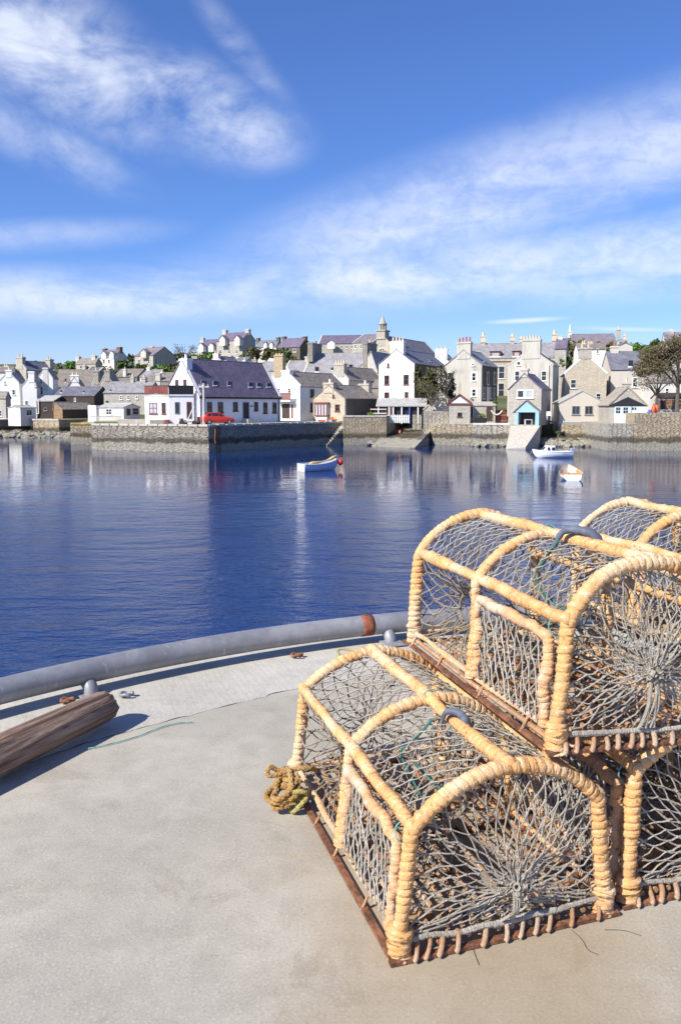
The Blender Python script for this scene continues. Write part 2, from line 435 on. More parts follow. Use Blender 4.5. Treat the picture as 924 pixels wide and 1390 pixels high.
h.chim(204, 209, 471, 3, 'r', 'beige_stone', ph=.4); h.chim(193, 196.5, 476, 2, 'l', 'tan_stone', ph=.4)
h.ridge_box('dormer', 191, 474, 198, 485, 'tan_stone'); h.win(188, 488, 190.5, 495); h.win(201, 488, 203.5, 494); h.win(211, 487, 213, 494, 's'); h.win(220, 488, 222, 494, 's', glass='glass')
h = House('house', 'grey roofed wing with two small dormers beside the tall hilltop house', xl=267, xr=296, d=240, a=30, ye=473, yr=462, L=9, kind='side', wall='beige_stone', roof='purple_slate')
h.chim(273, 277.5, 459, 2, 'l', 'grey_harl', ph=.3); h.ridge_box('dormer', 269, 466, 275.5, 476, 'white_paint'); h.ridge_box('dormer', 283, 466, 289.5, 476, 'white_paint')
h.win(270, 474.5, 272.5, 479); h.win(284.5, 474.5, 287.5, 479)
h = House('house', 'tall hilltop house with two pointed dormers and a big blue grey gable end', xl=294, xr=329, d=234, a=38, ye=464, yr=453, kind='side', wall='beige_stone', roof='purple_slate', xs=347)
h.chim(303, 308, 448.5, 2, 'l', 'grey_harl', ph=.4); h.chim(334, 339, 447.5, 2, 'r', 'grey_harl', ph=.3)
h.ridge_box('dormer', 298, 456, 305, 468, 'white_old'); h.ridge_box('dormer', 318, 455.5, 325, 468, 'white_old')
h.win(299.5, 460, 303.5, 467) if False else None
for x in (298, 310, 320): h.win(x, 466, x+2.6, 471); h.win(x, 475, x+2.6, 480)
h = House('house', 'low dark roofed house half hidden by bushes right of the tall hilltop house', xl=348, xr=375, d=246, a=30, ye=472, yr=463, L=9, kind='side', wall='white_old', roof='blue_slate', xs=382)
h.chim(349, 352.5, 459, 1, 'l', 'dark_stone', ph=.4); h.chim(376, 380, 458, 1, 'r', 'dark_stone', ph=.4); h.ridge_box('dormer', 358, 465, 362, 472, 'white_paint'); h.ridge_box('dormer', 366, 465, 370, 472, 'white_paint')
h = House('house', 'purple roofed hilltop house with a stepped roof and dark gable at right', xl=377, xr=407, d=226, a=36, ye=472.5, yr=460.5, kind='side', wall='dark_stone', roof='purple_slate', xs=423)
h.chim(384, 388, 457, 2, 'l', 'dark_stone', ph=.4); h.chim(412, 416, 457, 2, 'r', 'dark_stone', ph=.3); h.win(397.5, 473.5, 402, 478, bars='v')
h = House('house', 'long purple roofed building on the crest left of the church', xl=432, xr=492, d=236, a=8, ye=467, yr=456, L=11, kind='side', wall='beige_stone', roof='purple_slate', skew='stone_cope')
for x in (462, 469, 476, 483): h.win(x, 469, x+2.5, 473)
h.chim(454, 458.5, 460, 1, 'f', 'tan_stone', ph=.3) if False else h.ridge_box('dormer', 444, 462, 454, 472, 'white_paint')
h = House('house', 'pinkish gabled hall close on the left of the church tower', xl=478, xr=506, d=222, a=28, ye=466, yr=455, L=14, kind='side', wall='beige_stone', roof='lilac_slate', skew='stone_cope')
h.win(481, 468, 483.5, 473); h.win(489, 468, 491.5, 473)
# ---- church
c = House('church', 'stone church with a spired bell turret and a round arched traceried window', 'church', xl=504, xr=538, d=196, a=30, ye=478, yr=456, kind='gable', wall='tan_stone', roof='lilac_slate', xs=594, skew='stone_cope', apex=519)
c.roof['label'] = 'long pinkish grey slate church roof'
q = c.loc(516.5, 446, 'f')[0]; m_ = MB(); W2 = 1.25
def sq(mb, hw, z0, z1, hw2=None):
    hw2 = hw if hw2 is None else hw2
    x, y = q.x, q.y+1.1
    mb.hexa([(x-hw,y-hw,z0),(x+hw,y-hw,z0),(x+hw,y+hw,z0),(x-hw,y+hw,z0),(x-hw2,y-hw2,z1),(x+hw2,y-hw2,z1),(x+hw2,y+hw2,z1),(x-hw2,y+hw2,z1)])
zz = lambda y: c.loc(516.5, y, 'f')[0].z
sq(m_, 1.15, zz(470), zz(449.5)); sq(m_, 1.35, zz(460.5), zz(459.5)); sq(m_, 1.35, zz(449.5), zz(448))
for i in range(8):
    t = i*math.pi/4+.39; m_.cyl((q.x+.72*math.cos(t), q.y+1.1+.72*math.sin(t), zz(448)), (q.x+.72*math.cos(t), q.y+1.1+.72*math.sin(t), zz(440)), .2, n=6)
m_.cyl((q.x, q.y+1.1, zz(448)), (q.x, q.y+1.1, zz(440)), .42, n=8)
m_.cyl((q.x, q.y+1.1, zz(440)), (q.x, q.y+1.1, zz(438.6)), 1.1, n=8); m_.cyl((q.x, q.y+1.1, zz(438.6)), (q.x, q.y+1.1, zz(427)), .82, .06, n=8)
m_.build('bell_turret', M['beige_stone'], c.root)
a0, _ = c.loc(512, 494, 'f'); a1, _ = c.loc(525, 494, 'f'); a2, _ = c.loc(518.5, 473, 'f')
xm = (a0.x+a1.x)/2; rw = (a1.x-a0.x)/2; zc = a2.z-rw
wb = MB(); arc = [(xm+rw*math.cos(t), -.05, zc+rw*math.sin(t)) for t in [i*math.pi/12 for i in range(13)]]+[(xm-rw, -.05, a0.z), (xm+rw, -.05, a0.z)]
w_ = MB().extr(arc, (0, .08, 0)).build('arched_window', M['glass'], c.root)
tb = MB()
for k in (-.5, 0, .5): tb.box((xm+rw*k-.09, -.16, a0.z), (xm+rw*k+.09, -.05, zc+rw*.8))
ring = [(xm+rw*math.cos(t), -.1, zc+rw*math.sin(t)) for t in [i*math.pi/12 for i in range(13)]]
tb.path([(xm+rw, -.1, a0.z)]+ring+[(xm-rw, -.1, a0.z)], .16, 6)
for dx, dz, rr in ((0, .45, .3), (-.5, .05, .25), (.5, .05, .25)):
    tb.path([(xm+rw*(dx+rr*math.cos(t)), -.12, zc+rw*(dz+rr*math.sin(t))) for t in [i*math.pi/6 for i in range(13)]], .08, 5)
tb.build('tracery', M['stone_cope'], w_)
# ---- long tenement behind (tan, red dormers)
h = House('tenement', 'long tan stone tenement with grey roof and red framed dormers behind the shore houses', 'building', xl=640, xr=768, d=160, a=10, ye=487, yr=467, L=11, kind='side', wall='tan_stone', roof='grey_slate')
h.root['label'] = 'long tan stone tenement with red framed dormers in its grey roof'
h.chim(651, 659, 472, 3, 'l', 'beige_stone', low=None, ph=.4)
def stack(h, x0, x1, yt, ytop, at='m'):
    cc = h.chim(x0, x1, yt, 0, at, 'tan_stone', dp=1.0)
    p, _ = h.loc((x0+x1)/2, yt, 'm'); t, _ = h.loc((x0+x1)/2, ytop, 'm')
    b = MB(); yy = h.L/2; b.box((p.x-.45, yy-.45, p.z), (p.x+.45, yy+.45, p.z+(t.z-p.z)*.5)); b.box((p.x-.55, yy-.55, p.z+(t.z-p.z)*.5), (p.x+.55, yy+.55, p.z+(t.z-p.z)*.6)); b.cyl((p.x, yy, p.z+(t.z-p.z)*.6), (p.x, yy, t.z), .3, .2, 8)
    b.build('chimney_pot', M['pot'], cc)
stack(h, 652, 659, 464, 451); stack(h, 693, 697.5, 462, 453); stack(h, 705.5, 709, 464, 457); stack(h, 749, 755, 462, 448)
def red_dormer(x0, y0, x1, y1):
    a, _ = h.loc(x0, y1, 'rf'); b, _ = h.loc(x1, y1, 'rf'); o = h.o+h.ey*a.y; zt = hit(x0, y0, o, h.ey).z-h.zb
    d = MB().box((a.x, a.y, a.z-.2), (b.x, a.y+2.2, zt)).build('dormer', M['red_paint'], h.root)
    f = MB().box((a.x+.3, a.y-.05, a.z+.15), (b.x-.3, a.y+.02, zt-.3)).build('dormer_window', M['curtain'], d)
    MB().box((a.x-.15, a.y-.2, zt), (b.x+.15, a.y+2.3, zt+.12)).build('dormer_roof', M['grey_slate'], d); MB().box((a.x-.1, a.y-.12, a.z-.2), (b.x+.1, a.y-.01, a.z+.1)).build('dormer_sill', M['white_paint'], d)
red_dormer(665, 477, 679, 484.5); red_dormer(695.5, 476.5, 706, 484)
h.win(676, 497, 684.5, 514, sur='stone_cope'); h.win(675.5, 520, 684, 539, sur='stone_cope')
h.win(733, 497, 736, 505)
MB().box((-.1, -.22, h.ze-.55), (h.W+.1, -.002, h.ze-.12)).build('cornice', M['tan_stone'], h.root)
# far right group on the right hill
h = House('house', 'purple roofed house with a white spiky chimney on the right hilltop', xl=777, xr=838, d=222, a=6, ye=470, yr=454, L=11, kind='side', wall='beige_stone', roof='lilac_slate')
cc = h.chim(770.5, 775.5, 450, 0, 'l', 'white_old'); p, _ = h.loc(773, 450, 'm'); MB().cyl((p.x, h.L/2, p.z), (p.x, h.L/2, p.z+1.9), .32, .08, 8).build('chimney_pot', M['white_paint'], cc)
cc = h.chim(836.5, 841.5, 447.5, 1, 'r', 'tan_stone', ph=.9)
for x in (783, 794, 806, 818, 829): h.win(x, 472, x+2.8, 477)
h = House('house', 'purple hipped roof cottage with a round topped stack behind the big harled gable', xl=753, xr=768, d=150, a=20, ye=474, yr=461, L=6, kind='side', wall='beige_stone', roof='purple_slate')
h.chim(757.5, 763.5, 458.5, 2, 'm' if False else 'l', 'white_old', ph=.3)
h = House('house', 'lilac roofed house at the far right edge above the brown tree', xl=903, xr=934, d=205, a=14, ye=466, yr=452, L=9, kind='side', wall='white_old', roof='lilac_slate')
h.chim(907.5, 914, 449.5, 3, 'l', 'grey_harl', ph=.5); h.win(912, 468, 915, 473)
h = House('cottage', 'tiny pale cottage with two stacks below the right hilltop house', 'cottage', xl=841, xr=852, d=215, a=10, ye=468, yr=461, L=7, kind='side', wall='white_old', roof='grey_slate')
h.chim(845.5, 849.5, 455, 1, 'm' if False else 'l', 'pot')
h = House('house', 'white house with a many potted stack between the right hilltop house and the stone gable', xl=784, xr=822, d=165, a=10, ye=475, yr=467, L=8, kind='side', wall='white', roof='brown_slate')
h.chim(789, 794, 466, 2, 'l', 'pot'); h.chim(797, 804, 467, 3, 'l', 'white_paint'); h.win(809, 473, 812, 480); h.win(783.5, 472, 786.5, 479, frame='white_paint')
# ---- far left group (d about 150)
h = House('house', 'stone house with dark roof rising behind the white gables at far left', xl=20, xr=36, d=178, a=33, ye=503, yr=490.5, kind='gable', wall='beige_stone', roof='blue_slate', xs=75, skew='stone_cope')
h.chim(22, 31, 485, 2, 'f', 'beige_stone'); h.chim(63.5, 70.5, 488, 2, 'b', 'beige_stone', dp=1)
h = House('house', 'white gabled house at the left edge of the photo with a broad chimney', xl=-2, xr=26, d=152, a=-8, ye=520, yr=505, L=5, kind='gable', wall='white', roof='grey_slate', apex=12, skew='stone_cope')
h.chim(8, 16, 502, 1, 'f', 'white'); h.win(6, 517.5, 8, 521.5); h.win(17, 529, 21, 536)
h = House('house', 'far white house with dark capped stack peeping over at the left edge', xl=-6, xr=14, d=172, a=-10, ye=506, yr=499, L=8, kind='side', wall='white', roof='brown_slate')
h.chim(6, 12, 497, 2, 'r', 'white_old'); h.chim(-3, 2, 498, 1, 'l', 'white_old')
h = House('house', 'narrow white house between two others with a dark strip of wall at its left', xl=30.5, xr=50, d=150, a=-9, ye=525, yr=509, L=4, kind='gable', wall='white', roof='grey_slate', apex=43, skew='stone_cope')
h.chim(38.5, 46.5, 504, 0, 'f', 'white'); h.win(34.5, 544, 38, 550); h.win(47, 521.5, 49, 525)
h = House('house', 'white gable with an arched window above a grey shed roof at left', xl=51, xr=72, d=154, a=-7, ye=514, yr=500, L=4.5, kind='gable', wall='white', roof='brown_slate', apex=62, skew='stone_cope')
h.chim(58.5, 65, 499, 0, 'f', 'white_old', low=530); h.win(55, 525, 58.5, 535.5); h.win(55, 514.5, 57.5, 521)
h = House('house', 'dark roofed building with pinkish ridge behind the tarred sheds', xl=73, xr=122, d=174, a=-6, ye=526, yr=503, L=12, kind='side', wall='dark_stone', roof='brown_slate'); h.win(88, 515, 90.5, 520.5, 'rf') if False else h.sky(88, 514, 90, 519)
h = House('shed', 'small grey boat shed with a flat roof and white end wall at left', 'shed', xl=11, xr=28, d=139, a=30, ye=554, yr=552, kind='gable', wall='white_old', roof='asbestos', xs=49, yb=578)
h.win(36, 556, 43.5, 564, 's', bars='v'); h.door(18, 558, 22.5, 570, mat='white_paint')
h = House('shed', 'brown roofed low store with lit gable at the left frame edge', 'shed', xl=-4, xr=8, d=146, a=20, ye=541, yr=533, L=6, kind='side', wall='beige_stone', roof='brown_slate', xs=15, yb=568); h.win(0, 557, 3, 565)
h = House('store', 'tarred black store with pale sheet roof and a white drainpipe', 'store', xl=50, xr=72.5, d=146, a=4, ye=545, yr=538.5, L=7, kind='side', wall='dark_timber', roof='asbestos', yb=570)
h.win(60, 553.5, 64.5, 557.5, frame='zinc', bars='')
pp, _ = h.loc(53, 541); p2, _ = h.loc(53.5, 561); p3, _ = h.loc(38, 568.5); MB().path([(pp.x, -.15, pp.z), (p2.x, -.15, p2.z), (p3.x, -1.2, p3.z)], .12, 8).build('drainpipe', M['white_paint'], h.root)
h = House('store', 'long dark store with blue slate roof and two bright skylights', 'store', xl=73, xr=128, d=150, a=6, ye=538, yr=526, L=8, kind='side', wall='dark_timber', roof='blue_slate', yb=560)
h.sky(82, 530, 84.5, 533); h.sky(112.5, 531, 115.5, 533.5); h.win(101, 540, 103.5, 545)
h = House('lean_to', 'lower store with brown sheet roof and varnished timber gable above the small quay', 'shed', xl=73, xr=85, d=143, a=32, ye=556, yr=547, kind='gable', wall='wood', roof='brown_slate', xs=130, yb=568, apex=74)
mb = MB(); mb.box((h.W, .05, 0), (h.W+.05, h.L, h.ze-.05)); mb.build('side_wall', M['dark_timber'], h.root)
h = House('house', 'house showing only its white stepped chimney gable above the dark store', 'house', xl=92, xr=111, d=158, a=-8, ye=526, yr=513, L=5, kind='gable', wall='white', roof='brown_slate')
h.chim(96, 107, 509, 2, 'f', 'white', low=519)
h = House('house', 'left one of two narrow stone gables side by side', xl=122, xr=135.5, d=158, a=-6, ye=523, yr=506, L=5, kind='gable', wall='beige_stone', roof='brown_slate', skew='stone_cope'); h.chim(127.5, 133.5, 503, 1, 'f', 'beige_stone'); h.win(131.5, 531, 134, 538)
h = House('house', 'right one of two narrow stone gables side by side', xl=136, xr=153, d=157, a=-4, ye=522, yr=505, L=8, kind='gable', wall='beige_stone', roof='brown_slate', skew='stone_cope'); h.chim(142, 149, 502.5, 1, 'f', 'beige_stone'); h.win(137, 530, 139.5, 537); h.win(138, 520, 139.5, 524.5)
h = House('house', 'dark slated house between the left skyline and the paired gables', xl=112, xr=130, d=190, a=10, ye=510, yr=500, L=8, kind='side', wall='grey_stone', roof='blue_slate', skew='stone_cope'); h.chim(113, 117, 496, 1, 'l'); h.chim(99.5, 104, 496, 1, 'l', 'beige_stone') if False else None
h = House('house', 'house with small stack behind the right narrow gable', xl=154, xr=186, d=195, a=12, ye=512, yr=502, L=8, kind='side', wall='grey_stone', roof='brown_slate'); h.chim(167, 171, 501, 1, 'f', 'white_old', low=512); h.chim(183, 187, 504, 2, 'r', 'grey_harl')
h = House('house', 'stone house with a broad pale stack left of the white quay house', xl=196, xr=232, d=172, a=12, ye=518, yr=507, L=8, kind='side', wall='grey_stone', roof='brown_slate'); h.chim(211, 217.5, 507, 0, 'f', 'grey_harl', low=524); h.chim(219, 222, 505, 1, 'm' if False else 'l', 'white_old')
for i, (x0, yt, lab) in enumerate(((200, 505, 'pale stack and short roof ridge above the long warehouse'), )):
    h = House('house', 'small house with a ' + lab, xl=190, xr=212, d=185, a=14, ye=512, yr=503, L=7, kind='side', wall='white_old', roof='grey_slate'); h.chim(x0, x0+4.5, 499, 2, 'l', 'white_old')
h = House('warehouse', 'long low warehouse with pale grey slate roof and three small windows', 'warehouse', xl=141, xr=200, d=136, a=6, ye=534, yr=519.5, L=8, kind='side', wall='beige_stone', roof='grey_slate', yb=572)
h.win(163, 537, 166, 542.5); h.win(173, 537, 176, 542.5); h.win(184.5, 536.5, 187.5, 541.5); h.win(144, 544, 147.5, 549, frame='black'); h.sky(149, 529, 151.5, 531.5); h.chim(178.5, 182.5, 512, 1, 'r', 'grey_harl'); h.chim(193, 198.5, 512.5, 1, 'r', 'beige_stone')
# glazed shed
h = House('shed', 'pale shed with low grey mono roof and an open glazed end on the quay', 'shed', xl=133, xr=168, d=121, a=22, ye=553.5, yr=549, kind='side', wall='white_old', roof='asbestos', xs=190, yb=574)
h.win(144.5, 555, 152, 563, bars='vh'); h.door(172, 555, 177, 564, 's', 'black', 'zinc'); h.win(180, 554, 188, 563, 's', frame='zinc')
MB().box((-1.5, -.4, 0), (-.02, 2.5, h.ze+.35)).build('end_wall', M['white'], h.root)
# ---- the white quay house and annex
h = House('house', 'long white house with purple slate roof and roof windows on the quay', 'house', xl=222, xr=271, d=0 or 101.2, a=38.4, ye=538.5, yr=488.5, kind='gable', wall='lav', roof='purple_slate', xs=380.5, apex=247, yb=577, over=.15)
QH = h
h.chim(244.5, 254.5, 487, 1, 'f', 'white', pot='white_paint')
a_ = h.au
mb = MB()
for yy in (-.05, h.L-.28): mb.extr([(a_, yy, h.zr+.02), (h.W+.12, yy, h.ze-.06), (h.W+.12, yy, h.ze+.2), (a_, yy, h.zr+.28)], (0, .33, 0))
mb.extr([(a_, -.05, h.zr+.02), (-.1, -.05, h.ze-.06), (-.1, -.05, h.ze+.2), (a_, -.05, h.zr+.28)], (0, .33, 0))
mb.build('skew', M['white_paint'], h.root)
h.win(238.5, 515.5, 242.5, 524, frame='red_paint'); h.win(249.5, 515, 253.5, 524, frame='red_paint')
for x0, y0, x1, y1 in ((281.5, 546, 287.5, 560), (296, 546, 302.5, 560), (316.5, 546, 322.5, 558), (345, 546, 350, 557.5), (357.5, 546.5, 362.5, 561), (370, 546.5, 375, 560.5)): h.win(x0, y0, x1, y1, 's', frame='black')
h.door(330, 546.5, 337.5, 568, 's', 'black', 'zinc')
MB().box((h.W, h.loc(328, 568, 's')[0].y, 0), (h.W+1.1, h.loc(343, 568, 's')[0].y, h.loc(334, 569, 's')[0].z)).build('doorstep', M['stone_cope'], h.root)
for x0, y0, x1, y1 in ((273, 516.5, 277.5, 523), (289, 517, 295, 523.5), (308.5, 517.5, 313, 523.5), (337, 519, 343, 525.5), (348.5, 519.5, 354, 525.5), (361.5, 520, 367.5, 525.5)): h.sky(x0, y0, x1, y1, 'rs')
g0, _ = h.loc(271, 539.5, 's'); MB().box((h.W+.02, -.1, h.ze-.26), (h.W+.2, h.L+.1, h.ze-.12)).build('gutter', M['black'], h.root)
MB().cyl((h.W+.08, h.L-.4, 0), (h.W+.08, h.L-.4, h.ze-.2), .06).build('downpipe', M['black'], h.root)
MB().box((h.W+.005, h.loc(339.5, 551, 's')[0].y, h.loc(340, 551.5, 's')[0].z-.05), (h.W+.03, h.loc(343.5, 551, 's')[0].y, h.loc(340, 550.5, 's')[0].z)).build('name_board', M['black'], h.root)
# annex, flat roofed with glass balustrade
ax = House('annex', 'flat roofed white annex with a red and black panelled roof balustrade', 'annex', xl=196.5, xr=229, d=97.5, a=20, ye=537.5, yr=536.5, kind='gable', wall='lav', roof='asbestos', L=5.2, yb=578)
ax.win(203, 546.5, 213.5, 561.5, frame='red_paint', bars='vh', glass='curtain'); ax.win(220, 546.5, 225, 561.5, frame='red_paint')
p0 = ax.o+ax.ex*ax.W; an2 = R(-12)
p1 = hit(263.5, 560, p0, Vector((math.sin(R(-14)), math.cos(R(-14)), 0)))  # second face of the annex running back to the house
e2 = (p1-p0); e2.z = 0; L2 = e2.length; e2.normalize(); n2 = Vector((e2.y, -e2.x, 0))
def locp(v): return Vector(((v-ax.o).dot(ax.ex), (v-ax.o).dot(ax.ey), v.z-ax.zb))
def lp(u, out, z):
    w = p0+e2*u+n2*out; l = locp(Vector((w.x, w.y, ax.zb+z))); return (l.x, l.y, l.z)
def wbox(u0, u1, z0, z1, i, o): return [lp(u0,o,z0), lp(u1,o,z0), lp(u1,i,z0), lp(u0,i,z0), lp(u0,o,z1), lp(u1,o,z1), lp(u1,i,z1), lp(u0,i,z1)]
zt = ax.ze+.02
MB().hexa(wbox(0.0, L2, 0, zt, -5, 0)).build('wing', M['lav'], ax.root)
def u2(px): v = hit(px, 560, p0, n2); return (v-p0).dot(e2)
def z2(px, py): return hit(px, py, p0, n2).z-ax.zb
f_ = MB().hexa(wbox(u2(237.5), u2(243.8), z2(240, 562), z2(240, 545.5), -.02, .05)).build('window', M['zinc'], ax.root); MB().hexa(wbox(u2(238.3), u2(243), z2(240, 561), z2(240, 546.5), 0, .07)).build('pane', M['glass'], f_)
f_ = MB().hexa(wbox(u2(253.5), u2(260), z2(255, 568), z2(255, 545.5), -.02, .05)).build('glazed_door', M['red_paint'], ax.root); MB().hexa(wbox(u2(254.6), u2(256.3), z2(255, 567), z2(255, 546.5), 0, .07)).hexa(wbox(u2(257), u2(259), z2(255, 567), z2(255, 546.5), 0, .07)).build('pane', M['glass'], f_)
MB().hexa(wbox(-.1, L2, zt, zt+.14, -5, .12)).build('fascia', M['white_paint'], ax.root)
zr0 = zt+.14; zr1 = ax.loc(210, 524, 'f')[0].z
MB().box((-.05, -.08, ax.ze-.06), (ax.W+.1, ax.L, ax.ze+.10)).build('fascia', M['white_paint'], ax.root)
b_ = MB()
n_ = 8
for k in range(n_): b_.box((ax.W*k/n_+.03, -.04, ax.ze+.14), (ax.W*(k+1)/n_-.03, 0, zr1))
b_.build('balustrade', M['red_paint'], ax.root)
b_ = MB()
b_.hexa(wbox(0.02, L2, zr0-.02, zr1, 0, .04))
for k in range(8): b_.hexa(wbox(L2*k/8+.01, L2*k/8+.07, zr0-.01, zr1, .04, .075))
b_.build('balustrade', M['black'], ax.root)
r_ = MB(); r_.box((-.03, -.06, zr1), (ax.W, .02, zr1+.07)); r_.hexa(wbox(0, L2, zr1, zr1+.07, -.03, .07)); r_.build('handrail', M['dark_timber'], ax.root)
# ---- right of it
h = House('house', 'white gabled house with a timber balcony over a dark garage door', xl=371, xr=407, d=120, a=38, ye=525.5, yr=506, kind='gable', wall='white', roof='brown_slate', xs=470, apex=389, yb=571, skew='white')
h.roof['label'] = 'brown stone slate roof'
h.chim(383, 393.5, 502.5, 1, 'f', 'white', pot='white_paint')
h.win(377, 527, 380.5, 533); h.win(391, 527, 395, 533.5); h.win(421, 528.5, 426, 539, 's', frame='black'); h.win(421, 547, 426, 559, 's', frame='black')
h.door(383, 548, 393.5, 568, mat='dark_timber'); h.door(395.5, 549, 398, 568, mat='red_paint')
a, _ = h.loc(380, 543); b, _ = h.loc(400.5, 543); t, _ = h.loc(380, 533.5)
bal = MB().box((a.x, -1.1, a.z-.25), (b.x, -.01, a.z)).build('balcony', M['white_paint'], h.root)
rb = MB(); rb.box((a.x, -1.1, t.z-.08), (b.x, -1.02, t.z))
for k in range(20): x = a.x+(b.x-a.x)*k/19; rb.box((x-.05, -1.08, a.z), (x+.05, -1.04, t.z-.08))
rb.build('railing', M['red_paint'], bal)
h = House('house', 'tall orange stained chimney stack on a ruined gable behind the white balcony house', 'house', xl=366, xr=386, d=138, a=30, ye=515, yr=503, L=7, kind='gable', wall='white_old', roof='brown_slate', skew='stone_cope')
h.chim(372, 384, 482, 3, 'f', stone('stained_stone', (.50, .40, .28), (.42, .30, .17), (.45, .40, .32), streak=.5), ph=.25, low=512)
h = House('house', 'grey slated house with a lit ridge left of the ruined chimney', xl=346, xr=374, d=158, a=16, ye=504, yr=492, L=8, kind='side', wall='beige_stone', roof='grey_slate', skew='stone_cope'); h.chim(343.5, 348.5, 488, 1, 'l', 'beige_stone')
h = House('house', 'grey slated house between the ruined chimney and the tall stack', xl=383, xr=421, d=152, a=14, ye=508, yr=491, L=9, kind='side', wall='beige_stone', roof='grey_slate', skew='stone_cope'); h.chim(414.5, 422, 484, 1, 'r', 'grey_harl'); h.sky(402, 504, 405, 507)
h = House('cottage', 'small white gabled cottage peeping over the purple roof', 'cottage', xl=282, xr=304, d=165, a=28, ye=495, yr=484, kind='gable', wall='white_old', roof='blue_slate', xs=330, skew='stone_cope', apex=293); h.chim(289.5, 296.5, 480, 2, 'f', 'white_old'); h.win(298, 494, 299.5, 496)
h = House('house', 'low grey roof with round stack in the row behind the purple roof', xl=309, xr=333, d=158, a=14, ye=504, yr=493, L=7, kind='side', wall='beige_stone', roof='grey_slate'); h.chim(330.5, 334, 489, 1, 'r', 'white_old'); h.chim(305.5, 308.5, 489, 0, 'l', 'grey_harl')
h = House('house', 'blue slated house with small stack between the white cottage and the pale pots', xl=309, xr=330, d=185, a=20, ye=494, yr=486, L=7, kind='side', wall='white_old', roof='blue_slate'); h.chim(310, 315, 483, 1, 'l', 'tan_stone'); h.chim(320, 325, 485, 1, 'l', 'white_old')
h = House('cottage', 'tan chimneyed cottage just left of the white quay chimney', 'cottage', xl=256, xr=272, d=165, a=18, ye=500, yr=492, L=7, kind='side', wall='tan_stone', roof='brown_slate'); h.chim(262, 268.5, 484, 0, 'l', 'tan_stone', low=498)
h = House('house', 'big pale grey slated house with massive stacks at both ends in mid town', xl=411, xr=488, d=146, a=14, ye=508, yr=481, L=11, kind='side', wall='beige_stone', roof='grey_slate', skew='stone_cope')
h.chim(424, 430.5, 466.5, 0, 'l', 'grey_stone', low=490, dp=6.4); h.sky(427, 498, 433, 505); h.sky(473, 495, 479, 500); h.sky(449, 499, 452.5, 503)
h.chim(426.5, 429, 463, 0, 'l', 'beige_stone', cope=False, low=480)
h = House('house', 'tall narrow grey gable with a massive square stack left of the big white gable', xl=484, xr=512, d=140, a=26, ye=505, yr=478, kind='gable', wall='grey_harl', roof='grey_slate', L=9, apex=503); h.chim(492, 498.5, 465, 1, 'f', 'grey_stone', low=508, dp=4.2)
h = House('house', 'brown roofed house with a four potted stack behind the tan cottage', xl=443, xr=473, d=132, a=36, ye=517, yr=499, kind='gable', wall='cream', roof='brown_slate', xs=520, apex=459, skew='stone_cope'); h.chim(453, 467, 494, 4, 'f', 'beige_stone')
h = House('cottage', 'narrow strip of roof close behind the tan cottage', 'cottage', xl=492, xr=516, d=133, a=10, ye=527, yr=517, L=6, kind='side', wall='grey_stone', roof='brown_slate'); 
h = House('cottage', 'tan stone cottage on the quay edge with a red framed bay window', 'cottage', xl=425, xr=468, d=115, a=36, ye=541.5, yr=524, kind='gable', wall='tan_stone', roof='brown_slate', xs=514, yb=572, skew=None)
h.chim(439, 452.5, 519.5, 1, 'f', 'tan_stone', pot='white_paint'); h.chim(488, 502, 521, 1, 'b', 'beige_stone', pot='white_paint')
h.win(451.5, 535.5, 454, 539.5, frame='red_paint', bars=''); h.win(454.8, 549, 461, 558, frame='red_paint', bars='h')
a, _ = h.loc(430, 563.5); b, _ = h.loc(447, 563.5); t, _ = h.loc(430, 548)
bay = MB().box((a.x, -.5, a.z), (b.x, -.01, t.z)).build('bay_window', M['curtain'], h.root); fb = MB()
for k in (0, .25, .5, .75, 1): x = a.x+(b.x-a.x-.12)*k; fb.box((x, -.56, a.z-.02), (x+.12, -.49, t.z))
fb.box((a.x-.1, -.6, t.z-.05), (b.x+.1, -.01, t.z+.2)); fb.box((a.x-.05, -.57, a.z-.15), (b.x+.05, -.01, a.z)); fb.build('bay_frame', M['red_paint'], bay)
MB().box((a.x+.2, -.4, 0), (b.x-.2, -.01, a.z-.15)).build('bay_base', M['white'], h.root)
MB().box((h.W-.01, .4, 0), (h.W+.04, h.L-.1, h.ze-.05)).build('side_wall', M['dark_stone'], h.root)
# big white gable
h = House('house', 'tall bright white gable with red windows and four buff pots beside the ivy wall', xl=514, xr=562, d=124, a=28, ye=495, yr=475, kind='gable', wall='white', roof='blue_slate', xs=606, apex=538, yb=560)
h.chim(530, 547.5, 463.5, 4, 'f', 'white', cope=True)
for b4 in ((521.5, 509.5, 528, 522), (547.5, 508.5, 554.5, 522), (521.5, 532.5, 528, 541), (549, 532, 554, 540)): h.win(*b4, frame='red_paint')
h.win(525.3, 493, 528, 498.5, frame='red_paint', bars=''); h.sky(582, 488, 586, 491, 'rs')
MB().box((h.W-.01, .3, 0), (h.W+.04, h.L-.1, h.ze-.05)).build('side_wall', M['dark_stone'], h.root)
h = House('house', 'white house with three pale pots between the white gable and the harled stack', xl=588, xr=609, d=168, a=20, ye=492, yr=480, L=8, kind='gable', wall='white', roof='grey_slate', apex=598); h.chim(590.5, 606.5, 474, 3, 'f', 'white', low=488)
